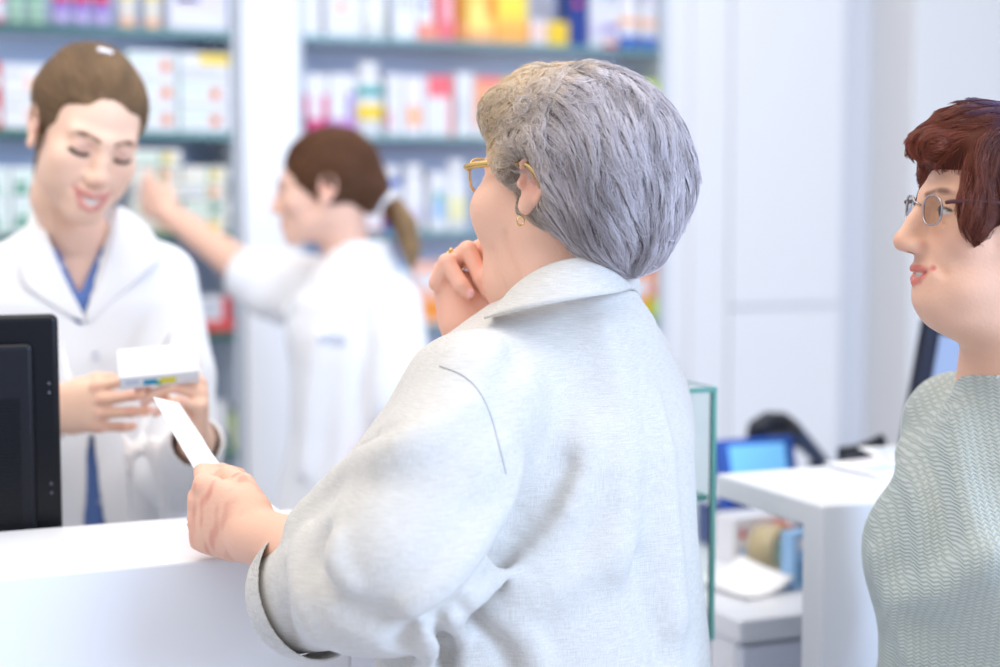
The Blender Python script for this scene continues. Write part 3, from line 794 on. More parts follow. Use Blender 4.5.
carton('carton', float(q[0]) - 0.012, float(q[0]) + 0.035, zD, 0.098, LB, [(0.1, 0.8, 0.1, 0.5, cm(110, 160, 200)), (0.2, 0.8, 0.7, 0.9, W_)], 0.03, 'pale blue upright pack against the cash desk panel', v0=float(q[1]), rz=math.radians(16))
q = onD(800, 566)
b = MB(); b.sphere((0, 0, 0.022), 0.022, cm(160, 60, 90), (1, 1, 1)); b.lathe([(0.006, 0.04), (0.007, 0.048), (0.003, 0.052), (0, 0.052)], cm(90, 40, 60), n=12)
# leaflets
M_pap = mat('white_paper', srgb(250, 250, 252), 0.6)
def sheet_stack(name, c, w_, l_, rz, n, label, curl=0.0, m=M_pap, z=zD, prints=None):
    b = MB()
    g = np.zeros((9, 9, 3))
    for i in range(9):
        for j in range(9):
            x = (i / 8 - 0.5) * w_; y = (j / 8 - 0.5) * l_
            g[i, j] = (x, y, 0.002 + curl * (abs(i / 8 - 0.3) ** 2) + 0.25 * curl * (j / 8) ** 2)
    b.grid(g, m, 0.0022)
    for x0, x1, y0, y1, mm in prints or []:
        h_ = np.array([[(x, y, 0.0034 + curl * (abs(x / w_ + 0.2) ** 2) + 0.25 * curl * (y / l_ + 0.5) ** 2) for y in np.linspace(y0, y1, 5) * l_] for x in np.linspace(x0, x1, 5) * w_])
        b.grid(h_, mm, 0.0004)
    return tag(b.build(name, None, (float(c[0]), float(c[1]), z + 0.0006), rz), label, 'paper')
sheet_stack('paper_pile', onD(735, 590) + np.array([0.015, 0, 0]), 0.11, 0.13, 0.2, 5, 'white crumpled paper sheet lying on the low drawer unit', 0.05)
pc = ray_z(868, 470, ZC)
sheet_stack('brochure', pc + np.array([0.035, 0.0, 0]), 0.15, 0.12, 0.1, 3, 'pale printed brochure on the cash desk top', 0.012, z=ZC, prints=[(-0.4, 0.0, -0.35, 0.1, cm(206, 222, 232)), (0.05, 0.42, -0.3, 0.3, cm(222, 226, 230)), (-0.3, 0.3, 0.2, 0.4, cm(232, 222, 226))])
sheet_stack('brochure', pc + np.array([0.15, 0.075, 0.0]), 0.16, 0.10, -0.1, 3, 'blue-white leaflet behind the brochure on the cash desk', 0.03, z=ZC + 0.0, prints=[(-0.4, 0.4, -0.1, 0.35, cm(196, 210, 226))])

# second screen behind the woman in the sweater
vn = v0 + 0.40
pA, pB = ray_v(931, 318, vn), ray_v(912, 425, vn)
t = empty('monitor', (float(pA[0]) + 0.22, vn + 0.09, 0.8006)); tag(t, 'dark slanted screen behind the sweater woman\'s chest', 'monitor')
lean = math.atan2(float(pA[0] - pB[0]), float(pA[2] - pB[2]))
Mx = Matrix.Translation(tuple(pB)) @ Matrix.Rotation(lean, 4, 'Y')
hL = float(np.linalg.norm(pA - pB)) 
b = MB(); b.box((0, 0, -0.08), (0.40, 0.03, hL), M_nb if False else mat('dark_navy_bezel', srgb(20, 26, 48), 0.3), 0.006, 3, Mx); b.build('bezel', t)
b = MB(); b.box((0.024, -0.0015, -0.06), (0.376, 0.001, hL - 0.024), mat('grey_screen', srgb(150, 164, 190), 0.15), 0, 1, Mx); b.build('screen', t)
b = MB(); c_ = Mx @ Vector((0.2, 0.05, -0.02)); b.box((c_.x - 0.03, c_.y - 0.01, 0.805), (c_.x + 0.03, c_.y + 0.02, c_.z + 0.1), M_blk, 0.004); b.box((c_.x - 0.1, c_.y - 0.06, 0.8006), (c_.x + 0.1, c_.y + 0.07, 0.812), M_blk, 0.004); b.build('stand', t)
# ------------------------------------------------------------------ people: shared pieces
def col_mat(name, rough, sss=0.0, bump=None, sheen=0.0, spec=0.4):
    """base colour from the mesh's own 'col' attribute"""
    m = mat(name, (1, 1, 1), rough, spec=spec, sss=sss); nt = m.node_tree
    a = nt.nodes.new('ShaderNodeAttribute'); a.attribute_name = 'col'
    nt.links.new(a.outputs['Color'], nt.nodes['Principled BSDF'].inputs['Base Color'])
    if sheen: nt.nodes['Principled BSDF'].inputs['Sheen Weight'].default_value = sheen
    if bump: noise_mat(m, *bump)
    return m
M_skin = col_mat('skin', 0.5, 0.12, (420, 0.12, 0.001))
M_skin_old = col_mat('lined_skin', 0.5, 0.1, (230, 0.3, 0.0015))

def head_field(smile=0.0, closed=False, age=0.0, nose=1.0, cheek=1.0, chin=1.0, jaw=1.0, ears=True):
    f = Field()
    f.add(Ell((0, -.018, .035), (.073, .094, .083)))
    f.add(Ell((0, .036, -.010), (.058, .054, .088)), .03)
    f.add(Ell((0, .028, -.064), (.047 * jaw, .055, .044)), .03)
    f.add(Ell((0, .080, -.100), (.018 * chin, .016 * chin, .0145)), .024)
    for s in (-1, 1):
        f.add(Cap((s * .044 * jaw, .000, -.058), (s * .016, .074, -.099), .014, .011), .026)
        f.add(Ell((s * .040, .062, -.027 + .004 * smile), (.021 * cheek, .021 * cheek, .018)), .024)
        f.add(Cap((s * .010, .088, .019), (s * .043, .072, .021), .007, .007), .016)
    f.add(Ell((0, .079, -.066), (.029, .018, .026)), .022)
    for s in (-1, 1):
        f.sub(Ell((s * .032, .100, .001), (.018, .0125, .0105)), .013)
        f.add(Ell((s * .032, .0755, .0005), .0128 if not closed else .0142), .003)
    ny = .1095 + .016 * (nose - 1)
    f.add(Poly([(0, .0885, .016), (0, (.0885 + ny) / 2 + .0015, -.010), (0, ny - .0005, -.032)], [.0078, .0085, .0105], .004), .012)
    f.add(Ell((0, .0905, -.024), (.0105, .0150 + .012 * (nose - 1), .019)), .012)
    f.add(Ell((0, ny + .0005, -.0355), (.0115, .0112, .0105)), .008)
    for s in (-1, 1):
        f.add(Ell((s * .0125, ny - .0105, -.040), (.0080, .0115, .0078)), .009)
        f.sub(Ell((s * .0060, ny - .004, -.0475), (.0032, .0055, .004)), .003)
    sm = 1 if smile > .3 else 0
    cx, cz = .024 + .005 * smile, -.070 + .010 * smile
    zu, zl_ = -.0665 + .0025 * smile, -.0765 - .0075 * smile
    up = [(-cx, .0815, cz), (-.013, .0970, zu - .0002 + .0016 * smile), (-.003, .1012, zu), (.003, .1012, zu), (.013, .0970, zu - .0002 + .0016 * smile), (cx, .0815, cz)]
    lw = [(-cx, .0815, cz), (-.013, .0950, zl_ + .0045), (0, .0985, zl_), (.013, .0950, zl_ + .0045), (cx, .0815, cz)]
    if sm: f.sub(Poly([(-cx + .004, .0885, cz - .0005), (-.012, .098, (zu + zl_) / 2 + .001), (0, .1015, (zu + zl_) / 2), (.012, .098, (zu + zl_) / 2 + .001), (cx - .004, .0885, cz - .0005)], [.002, .0055, .0065, .0055, .002]), .002)
    f.add(Poly(up, [.0022, .0036, .0038, .0038, .0036, .0022], .003), .0035 if sm else .004)
    f.add(Poly(lw, [.0022, .0042, .0048, .0042, .0022], .003), .0035 if sm else .004)
    if sm: f.add(Ell((0, .0755, -.0705), (.0225, .0190, .0085)), .0005)
    else: f.sub(Poly([(-cx, .091, cz), (0, .1085, -.0708), (cx, .091, cz)], .0022), .002)
    for s in (-1, 1):
        f.sub(Poly([(s * .021, .0975, -.044), (s * .031, .0885, -.056), (s * .0365, .079, -.069)], [.0022, .0030 + .0008 * age, .0015]), .012)
    if age > .3:
        for s in (-1, 1):
            f.add(Ell((s * .034, .046, -.086), (.016, .022, .016)), .028)
            f.add(Ell((s * .030, .074, -.016), (.011, .009, .006)), .010)
        f.add(Ell((0, .030, -.112), (.032, .040, .018)), .03)
        for s in (-1, 1):
            for q in ([(.0500, .0705, -.002), (.0575, .0560, -.006)], [(.0505, .0700, .003), (.0585, .0560, .004)], [(.0495, .0700, -.007), (.0560, .0560, -.016)], [(.037, .0830, -.014), (.0485, .0700, -.021)]):
                f.sub(Poly([(s * a, b_, c_) for a, b_, c_ in q], .0013), .005)
    if ears:
        for s in (-1, 1): ear_ops(f, s)
    return f
def ear_ops(f, s):
    R = rotm(12, 0, 0) @ np.diag([s, 1, 1]); o = np.array([s * .0705, -.012, -.004])
    R = rotm(0, 0, -s * 13) @ R
    T = lambda x, y, z: o + R @ np.array([x, y, z])
    f.add(Ell(T(.004, -.004, -.002), (.0055, .017, .028), R), .008)
    f.add(Poly([T(.004, .012, .002), T(.009, .013, .017), T(.012, .003, .030), T(.014, -.012, .027), T(.014, -.021, .012), T(.012, -.020, -.006), T(.008, -.011, -.022)], [.003, .0036, .004, .0042, .004, .0034, .003], .002), .004)
    f.add(Ell(T(.006, .003, -.029), (.0055, .0085, .0105), R), .006)
    f.sub(Ell(T(.012, .003, -.004), (.008, .0085, .013), R), .004)
    f.sub(Poly([T(.0125, -.013, .016), T(.0125, -.003, .022), T(.0115, .007, .016)], .0028), .003)
    f.add(Ell(T(.007, .013, -.006), (.004, .004, .006), R), .004)

def blot(c, pts, cen, r, col, soft=0.5, amt=1.0):
    """colour an ellipsoidal patch of a surface"""
    r = np.asarray(r if hasattr(r, '__len__') else (r,) * 3, float)
    k = np.sqrt((((pts - np.asarray(cen)) / r) ** 2).sum(1))
    w = np.clip((1 - k) / max(soft, 1e-3), 0, 1) * amt
    c[:] = c * (1 - w[:, None]) + np.asarray(col) * w[:, None]
def blot_line(c, pts, line, r, col, soft=0.5, amt=1.0):
    q = Poly(line, 0.0)
    k = q(pts.astype(F4)) / r
    w = np.clip((1 - k) / max(soft, 1e-3), 0, 1) * amt
    c[:] = c * (1 - w[:, None]) + np.asarray(col) * w[:, None]

def head_colors(q, c, skin, lip, brow, smile=0.0, closed=False, iris=(0.05, 0.07, 0.06), blush=None, teeth=True, browamt=1.0, lidcol=None):
    """q: points in the head's own frame"""
    bl = blush or (skin[0], skin[1] * .72, skin[2] * .70)
    for s in (-1, 1):
        blot(c, q, (s * .042, .066, -.030), (.03, .03, .024), bl, .9, .34)
        blot(c, q, (s * .078, -.014, -.004), (.02, .03, .036), bl, .7, .5)
    blot(c, q, (0, .116, -.036), (.017, .02, .016), bl, .9, .45)
    cx, cz = .024 + .005 * smile, -.070 + .010 * smile
    zu, zl_ = -.0665 + .0025 * smile, -.0765 - .0075 * smile
    up = [(-cx * .86, .0865, cz - .001), (-.013, .0985, zu + .0014 * smile), (0, .1035, zu - .0004), (.013, .0985, zu + .0014 * smile), (cx * .86, .0865, cz - .001)]
    lw = [(-cx * .86, .0865, cz - .001), (-.013, .0965, zl_ + .0040), (0, .1, zl_), (.013, .0965, zl_ + .0040), (cx * .86, .0865, cz - .001)]
    blot_line(c, q, up, .0052, lip, .4, .9); blot_line(c, q, lw, .0060, lip, .4, .9)
    if smile > .3:
        zm = (zu + zl_) / 2
        gap = (np.abs(q[:, 0]) < .0245) & (q[:, 1] > .070) & (np.abs(q[:, 2] - (zm + .006 * (q[:, 0] / .024) ** 2)) < .0065) & (q[:, 1] < .0972 - .012 * (np.abs(q[:, 0]) / .02) ** 2)
        c[gap] = (.85, .83, .79)
    for s in (-1, 1):
        blot_line(c, q, [(s * .014, .098, .0185), (s * .028, .092, .0245), (s * .045, .076, .0205)], .0052, brow, .6, browamt)
        if closed:
            blot(c, q, (s * .032, .088, .004), (.017, .014, .010), lidcol or bl, .7, .6)
            blot_line(c, q, [(s * .0195, .084, -.0065), (s * .032, .0895, -.0095), (s * .047, .080, -.0050)], .0050, (.03, .018, .015), .5)
        else:
            m = (np.abs(q[:, 0] - s * .032) < .0125) & (np.abs(q[:, 2] - .0005) < .0050 * np.sqrt(np.clip(1 - ((q[:, 0] - s * .032) / .0125) ** 2, 0, 1))) & (q[:, 1] > .078)
            c[m] = (.72, .70, .68)
            k = np.hypot(q[:, 0] - s * .032, q[:, 2] - .0005)
            c[m & (k < .0055)] = iris; c[m & (k < .0025)] = (.005, .005, .006)
            blot_line(c, q, [(s * .0195, .083, .001), (s * .032, .0885, .0062), (s * .046, .079, .001)], .0024, (.04, .025, .02), .5)
    for s in (-1, 1): blot(c, q, (s * .0062, .104, -.0475), (.0035, .006, .004), (skin[0] * .3, skin[1] * .16, skin[2] * .14), .5)

class Hand:
    """a hand in its own frame: z to the fingers, x to the thumb, y out of the back of the hand"""
    def __init__(s, W, R, curls, thumb, sc=1.0, spread=1.0, slim=1.0):
        f = Field(); r = slim
        f.add(Tub([(-.02, 0, 0, .026 * r, .019 * r), (.0, 0, 0, .027 * r, .0185 * r), (.03, .001, 0, .036 * r, .0165 * r), (.065, .001, .001, .041 * r, .015 * r), (.086, .0, .001, .041 * r, .0115 * r)]))
        f.add(Ell((.024, -.008, .028), (.014, .012, .026)), .015)
        f.add(Ell((-.025, -.008, .03), (.011, .010, .026)), .014)
        base = [(.030, .001, .084), (.0105, .003, .090), (-.0095, .002, .086), (-.028, -.001, .078)]
        lens = [(.043, .026, .021), (.047, .029, .021), (.043, .027, .021), (.034, .020, .019)]
        rad = [.0092, .0095, .009, .008]
        s.tips = []; s.chains = []
        for i in range(4):
            p = np.array(base[i], float); a = 0; side = math.radians((8, 2, -4, -11)[i] * spread)
            pts = [p.copy()]
            for L, cu in zip(lens[i], curls[i]):
                a += math.radians(cu)
                dirv = np.array([math.sin(side) * math.cos(a), -math.sin(a), math.cos(side) * math.cos(a)])
                p = p + dirv * L; pts.append(p.copy())
            q = rad[i] * r
            f.add(Poly(pts, [q * 1.08, q, q * .92, q * .78], .003), .006)
            f.add(Ell(pts[0], (q * 1.1, q * 1.05, q * 1.15)), .008)
            s.chains.append(pts); s.tips.append((p.copy(), dirv.copy(), a, side))
        tp = [np.array(q, float) for q in thumb]
        f.add(Poly(tp, [.014 * r, .0115 * r, .0108 * r, .0085 * r][:len(tp)], .004), .012)
        s.thumb = tp
        s.f = Placed(f, R, W, sc); s.c = s.f.c; s.b = s.f.b
    def __call__(s, p): return s.f(p)
    def paint(s, p, c, skin, nail=None, red=None):
        q = s.f.loc(p.astype(F4)); near = (np.abs(q) < .2).all(1)
        if not near.any(): return
        red = red or (skin[0], skin[1] * .74, skin[2] * .70); cc = c[near]; qq = q[near]
        for ch in s.chains:
            for pt, a in zip(ch, (.5, .45, .4, .7)): blot(cc, qq, pt + np.array([0, .006, 0]), .013, red, .9, a)
        blot(cc, qq, s.thumb[-1], .016, red, .9, .6)
        if nail is not None:
            for (t, dv, a, sd), ch in zip(s.tips, s.chains):
                back = np.array([0, math.cos(a), math.sin(a)])
                blot(cc, qq, t + back * .0062 - dv * .002, (.0058, .0052, .0075), nail, .3, .9)
        c[near] = cc

def hair_curves(name, pts, rad0, rad1, cols, m, parent, level=True):
    """pts: (N, K, 3) strands in the level frame"""
    N, K = pts.shape[:2]
    w = toworld(pts) if level else pts
    if parent is not None:
        pm = np.array((parent.matrix_basis if parent.parent is None else parent.parent.matrix_basis @ parent.matrix_basis).inverted())
        w = w @ pm[:3, :3].T + pm[:3, 3]
    hc = bpy.data.hair_curves.new(name); hc.add_curves([K] * N)
    hc.attributes['position'].data.foreach_set('vector', np.ascontiguousarray(w, F4).ravel())
    a = hc.attributes.get('radius') or hc.attributes.new('radius', 'FLOAT', 'POINT')
    r = np.linspace(rad0, rad1, K)[None].repeat(N, 0)
    a.data.foreach_set('value', r.astype(F4).ravel())
    a = hc.attributes.new('col', 'FLOAT_COLOR', 'CURVE')
    a.data.foreach_set('color', np.concatenate([cols, np.ones((N, 1))], 1).astype(F4).ravel())
    hc.materials.append(m)
    return link(bpy.data.objects.new(name, hc), parent)

def grow(f, roots, flow, K, step, lift, wob=0.0, seed=1, mode=None):
    """strands that creep over field f along flow(p, normal); lift = heights above the surface, one per point"""
    p = roots.astype(F4).copy(); out = []
    r = np.random.default_rng(seed); N = len(p)
    hgt = r.uniform(.55, 1.0, N)[:, None].astype(F4)
    stp = (step * r.uniform(.6, 1.25, N))[:, None].astype(F4)
    ph = r.uniform(0, 6.28, N); fr = r.uniform(.7, 1.5, N)
    for k in range(K):
        n = gradf(f, p); d = evalf(f, p)[:, None]
        out.append(p + n * (lift[k] * hgt - d))
        t = flow(p, n, k)
        t = t - n * (t * n).sum(1, keepdims=True); t /= np.maximum(np.linalg.norm(t, axis=1, keepdims=True), 1e-6)
        if wob:
            s = np.cross(n, t); a = (wob * np.sin(ph + fr * k * 1.3))[:, None].astype(F4)
            t = t * np.cos(a) + s * np.sin(a)
        p = p - n * d + t * stp
    return np.stack(out, 1)

M_hair = col_mat('hair_strand', 0.42, 0, None, 0, .5)
M_hairbase = col_mat('hair_under_layer', 0.6, 0, None, 0, .2)

def on_field(f, px, py, d0=1.2, d1=2.4, it=60):
    """first point of field f along the line of sight through a pixel"""
    d = d0
    for _ in range(it):
        v = float(f(P(px, py, d)[None].astype(F4))[0])
        if v < 0.0004: break
        d += max(v * .8, .0006)
        if d > d1: break
    return P(px, py, d)
def surf(o):
    from mathutils.bvhtree import BVHTree
    off = np.array(o.parent.matrix_basis.translation) if o.parent else 0
    if o.parent and o.parent.parent: off = off + np.array(o.parent.parent.matrix_basis.translation)
    v = np.empty(len(o.data.vertices) * 3, F4); o.data.vertices.foreach_get('co', v); v = v.reshape(-1, 3) + off
    return BVHTree.FromPolygons([tuple(q) for q in v], [tuple(p.vertices) for p in o.data.polygons])
def on_mesh(t, px, py, lift=0.0):
    """where the line of sight through a pixel meets a built mesh (shop frame), lifted off it"""
    r = S(px, py, 1.0) - EYE; r /= np.linalg.norm(r)
    h = t.ray_cast(Vector(EYE), Vector(r))
    return np.array(h[0]) + np.array(h[1]) * lift
def catmull(pts, n):
    p = np.asarray(pts, float); N = len(p); t = np.linspace(0, N - 1, n); o = []
    for x in t:
        i = min(int(x), N - 2); u_ = x - i
        a, b, c, d = p[max(i - 1, 0)], p[i], p[i + 1], p[min(i + 2, N - 1)]
        o.append(.5 * (2 * b + (c - a) * u_ + (2 * a - 5 * b + 4 * c - d) * u_ ** 2 + (3 * b - a - 3 * c + d) * u_ ** 3))
    return np.array(o)
def person(label, base):
    t = empty('person', tuple(toworld(np.array([base[0], base[1], 0.0]))))
    return tag(t, label, 'person')
def fabric(name, col, rough=.85, weave=(900, .12, .0008), sheen=.15, mott=None):
    m = mat(name, col, rough, spec=.2); m.node_tree.nodes['Principled BSDF'].inputs['Sheen Weight'].default_value = sheen
    return m
def legs(t, c, yaw, m, shoe, z1, w=.1, back=0.0):
    """trousers and shoes below what the frame shows"""
    c = np.array([c[0], c[1], 0.0]); R = rotm(0, 0, yaw); R2 = R
    f = Field()
    for s in (-1, 1):
        f.add(Poly([c + R2 @ np.array([s * .10, back, z1]), c + R2 @ np.array([s * .10, .01, .48]), c + R2 @ np.array([s * .10, 0, .07])], [.115 * w / .1, .085 * w / .1, .07 * w / .1]), .03)
    f.cut(Box(c + np.array([0, 0, z1 / 2 + .06]), (.5, .5, z1 / 2 + .02)), .005)
    field_obj('trousers', f, c + np.array([-.45, -.45, .0]), c + np.array([.45, .45, z1 + .16]), .012, m, t)
    for s in (-1, 1):
        g = Field(); q = c + R2 @ np.array([s * .10, .055, .0])
        g.add(Ell(q + np.array([0, 0, .035]), (.045, .125, .035), R2)); g.add(Ell(c + R2 @ np.array([s * .10, 0, .06]), (.042, .055, .05), R2), .02)
        g.cut(Box(q + np.array([0, 0, .1]), (.3, .3, .099)), .004)
        field_obj('shoe', g, q - np.array([.2, .2, .01]), q + np.array([.2, .2, .15]), .007, shoe, t)
M_dark = fabric('dark_trouser_cloth', srgb(70, 74, 90)); M_shoe = mat('shoe_leather', srgb(50, 46, 48), .4)
M_whitetr = fabric('white_trouser_cloth', srgb(228, 230, 238))

def clump(st, ng, amt, seed=3):
    """pull strands towards their nearest guide, more so near the tips, so that they lie in locks"""
    r = np.random.default_rng(seed); N, K = st.shape[:2]
    gi = r.choice(N, ng, replace=False); g = st[gi]
    mid = st[:, 1].astype(F4); gm = g[:, 1].astype(F4); idx = np.empty(N, int)
    for i in range(0, N, 2000):
        d = ((mid[i:i + 2000, None] - gm[None]) ** 2).sum(-1); idx[i:i + 2000] = d.argmin(1)
    w = (np.linspace(0, 1, K) ** .7 * amt)[None, :, None]
    return st * (1 - w) + g[idx] * w, idx
# ------------------------------------------------------------------ elderly woman in the linen jacket
EC = P(545, 480, 1.92)
elder = person('elderly woman with short grey permed hair in a light linen jacket, seen from behind', EC)
A_H = 51
ER = rotm(-3, 0, A_H); EH = P(562, 178, 1.88)
eh = head_field(0, False, 1.0, .9, 1.25, 1.0, 1.08)
for s in (-1, 1): eh.add(Ell((s * .043, .060, -.042), (.030, .033, .038)), .03)
eHead = Placed(eh, ER, EH, 1.0)
f = Field(); f.add(eHead)
nk0, nk1, nk2 = P(556, 215, 1.885), P(556, 280, 1.885), P(556, 350, 1.90)
f.add(Poly([nk0, nk1, nk2], [.056, .060, .058]), .03)
f.add(Ell(P(512, 283, 1.90), (.032, .03, .034)), .035)                    # soft underside of the chin
f.add(Ell(P(548, 430, 1.94), (.10, .085, .10)), .04)
# neck creases
for a in ([(505, 235), (512, 262), (520, 285)], [(492, 250), (498, 275), (508, 298)]):
    f.sub(Poly([on_field(f, *q) for q in a], [.0012, .0018, .0012]), .008)
# left forearm and hand on the counter
hw = P(254, 536, 1.80)
z_ = np.array([-.80, .55, .22]); z_ /= np.linalg.norm(z_)
xx = np.array([-.06, .05, 1.0]); xx -= z_ * (xx @ z_); xx /= np.linalg.norm(xx)
yy = np.cross(z_, xx); 
if yy[1] > 0: yy = -yy
RL = np.stack([xx, yy, z_], 1)
eHandL = Hand(hw, RL, [(42, 62, 30), (62, 70, 40), (70, 72, 40), (74, 70, 40)], [(.026, -.012, .012), (.042, -.020, .045), (.040, -.030, .078), (.030, -.034, .100)], 1.02, .6, 1.12)
f.add(eHandL, .0)
f.add(Poly([P(395, 570, 1.66), P(330, 566, 1.72), P(285, 545, 1.775), hw], [.05, .043, .034, .029]), .012)
# raised right hand at the chin
chains = [([(437, 283, 1.935), (447, 262, 1.925), (461, 285, 1.915), (469, 293, 1.915)], [.0105, .0105, .0095, .0078]),
          ([(442, 270, 1.95), (468, 250, 1.935), (481, 279, 1.922), (487, 292, 1.92)], [.0115, .0112, .0098, .0082]),
          ([(452, 262, 1.972), (483, 247, 1.955), (497, 272, 1.94), (503, 286, 1.938)], [.0115, .0112, .0098, .0082]),
          ([(462, 262, 1.992), (490, 250, 1.976), (505, 268, 1.965), (510, 280, 1.962)], [.011, .0105, .0095, .008])]
f.add(Poly([P(474, 352, 1.945), P(462, 322, 1.945), P(456, 292, 1.95)], [.028, .029, .027]), .01)
f.add(Poly([P(480, 340, 1.955), P(474, 300, 1.965)], [.027, .029]), .02)
f.add(Ell(P(490, 313, 1.945), (.020, .02, .022)), .018)
for pts, r in chains: f.add(Poly([P(*q) for q in pts], r, .003), .0045)
f.add(Poly([P(474, 348, 1.945), P(480, 420, 1.95), P(500, 520, 1.93)], [.028, .036, .045]), .01)
E_SKIN = srgb(238, 190, 166)
def ecol(v):
    c = np.tile(np.array(E_SKIN), (len(v), 1)); q = eHead.loc(v.astype(F4)).astype(float)
    red = srgb(226, 156, 138)
    n = fnoise(v.astype(F4), 90, 3); c *= (1 + .05 * n[:, None])
    hd = np.linalg.norm(q, axis=1) < .19; cc = c[hd]
    head_colors(q[hd], cc, E_SKIN, srgb(206, 130, 122), srgb(196, 170, 140), 0, False, (.1, .1, .1), red, browamt=.5); c[hd] = cc
    eHandL.paint(v, c, E_SKIN, None, srgb(232, 160, 140))
    hq = eHandL.f.loc(v.astype(F4)); hm = (np.abs(hq) < .13).all(1)
    sp = np.clip((fnoise(v.astype(F4), 260, 5) - .15) * 2.2, 0, 1) * np.exp(-((hq[:, 2] - .06) / .04) ** 2)
    c[hm] = c[hm] * (1 - .55 * sp[hm, None]) + np.array(srgb(206, 118, 106)) * .55 * sp[hm, None]
    # raised hand: pinker
    hr = np.linalg.norm(v - P(465, 290, 1.94), axis=1); w = np.clip((.085 - hr) / .05, 0, 1)[:, None] * .45
    c = c * (1 - w) + np.array(srgb(240, 176, 156)) * w
    for pts, r in chains[:2]:
        t = P(*pts[-1]); blot(c, v, t + np.array([.003, -.007, .001]), (.0055, .006, .0065), srgb(252, 206, 214), .3, .95)
    return c
field_obj('body', f, P(500, 300, 1.9) + np.array([-.36, -.4, -.45]), P(500, 300, 1.9) + np.array([.26, .3, .31]), .0026, M_skin_old, elder, ecol)

# linen jacket
jt = rotm(0, 0, 45)
J = Field()
zt_ = lambda y: float(P(545, y, 1.92)[2])
o = np.array([EC[0], EC[1], 0.0])
J.add(Tub([(.70, .00, .0, .235, .20), (zt_(660), .0, .0, .228, .182), (zt_(540), .0, -.0, .212, .166), (zt_(440), .0, .0, .204, .156), (zt_(385), .0, .004, .184, .140), (zt_(345), .004, .0, .158, .124), (zt_(318), .014, -.012, .120, .104), (zt_(298), .020, -.020, .090, .082), (zt_(272), .020, -.020, .072, .070)], jt, o))
J.add(Ell(P(470, 390, 1.77), (.066, .078, .064)), .05)
J.add(Poly([P(452, 390, 1.80), P(424, 440, 1.78), P(384, 496, 1.76), P(345, 545, 1.76)], [.050, .058, .058, .050]), .03)
J.add(Ell(P(622, 400, 2.03), (.070, .09, .09)), .06)                           # far shoulder
J.add(Poly([P(618, 420, 2.01), P(590, 540, 2.03)], [.075, .06]), .04)
J.add(Poly([P(480, 405, 1.75), P(438, 472, 1.70), P(400, 560, 1.665)], [.072, .080, .080]), .026)
J.add(Poly([P(398, 562, 1.665), P(340, 580, 1.73), P(296, 598, 1.775)], [.079, .073, .0605]), .03)
J.add(Ell(P(372, 606, 1.665), (.075, .055, .045)), .04)
base_fold = J
def fold(F, pts, r, k, up=True, ins=0.0):
    off = float(np.mean(r)) * .5
    w = [on_field(F, *q) + np.array([0, off if up else -off, 0]) for q in pts]
    w = list(catmull(w, 3 * len(w)))
    rr = 1.25 * np.interp(np.linspace(0, 1, len(w)), np.linspace(0, 1, len(r)), r)
    return Poly(w, rr, .004), k, up
fl = [
    # the sleeve's long upper fold
    ([(458, 398), (425, 424), (392, 440), (358, 456)], [.004, .009, .011, .010], .02, False, 0),
    ([(462, 410), (425, 437), (390, 456), (350, 478), (300, 522)], [.005, .011, .013, .013, .009], .03, True, 0),
    # crease where the sleeve lies over the back
    ([(404, 646), (414, 628), (432, 616), (450, 603), (476, 575), (506, 530), (530, 490)], [.012, .013, .012, .010, .009, .007, .003], .014, False, 0),
    ([(398, 628), (412, 606), (440, 586), (470, 550), (500, 506), (516, 470)], [.006, .009, .010, .010, .008, .004], .022, True, 0),
    ([(440, 622), (468, 606), (500, 590)], [.010, .008, .003], .02, False, 0),
    # soft folds of the back running into the armpit
    ([(470, 600), (520, 560), (566, 500), (588, 434)], [.003, .007, .009, .004], .04, True, 0),
    ([(500, 560), (540, 510), (566, 466)], [.003, .004, .002], .04, False, 0),
    ([(490, 616), (550, 590), (610, 550)], [.005, .007, .003], .04, True, 0),
    # around the turned-back cuff
    ([(322, 532), (318, 556), (330, 590)], [.006, .009, .004], .018, False, 0),
    ([(306, 534), (298, 560), (302, 600), (318, 636)], [.004, .008, .008, .004], .016, True, 0),
    ([(338, 540), (336, 562), (352, 590)], [.004, .009, .004], .018, True, 0),
    ([(286, 566), (284, 600), (292, 640)], [.003, .006, .004], .012, False, 0),
    ([(350, 610), (380, 622), (402, 630)], [.003, .005, .003], .03, False, 0),
    # gathers below the arm
    ([(424, 630), (428, 648), (424, 666)], [.006, .009, .009], .010, True, 0),
    ([(450, 618), (462, 642), (466, 666)], [.006, .009, .010], .012, True, 0),
    ([(438, 628), (446, 648), (446, 666)], [.005, .007, .008], .010, False, 0),
    ([(474, 612), (496, 640), (506, 666)], [.004, .008, .009], .014, False, 0),
    ([(490, 606), (524, 636), (540, 666)], [.004, .007, .008], .02, True, 0),
    # back
    ([(600, 330), (618, 400), (622, 480), (616, 560)], [.003, .007, .008, .004], .05, True, 0),
    ([(650, 400), (662, 450), (668, 540), (676, 620)], [.003, .006, .007, .005], .04, True, 0),
    ([(640, 560), (648, 610), (664, 660)], [.003, .006, .006], .03, False, 0),
    ([(520, 345), (508, 380), (500, 420)], [.003, .004, .003], .03, False, 0),
]
pl = [(fold(J, *a[:1], a[1], a[2], a[3], a[4])) for a in fl]
for q, k, up in pl: (J.add if up else J.sub)(q, k)
def jw(p, d):
    return d + .0022 * fnoise(p * np.array([1, 1, .55], F4), 26, 11) + .0009 * fnoise(p, 75, 12)
J.warp(jw)
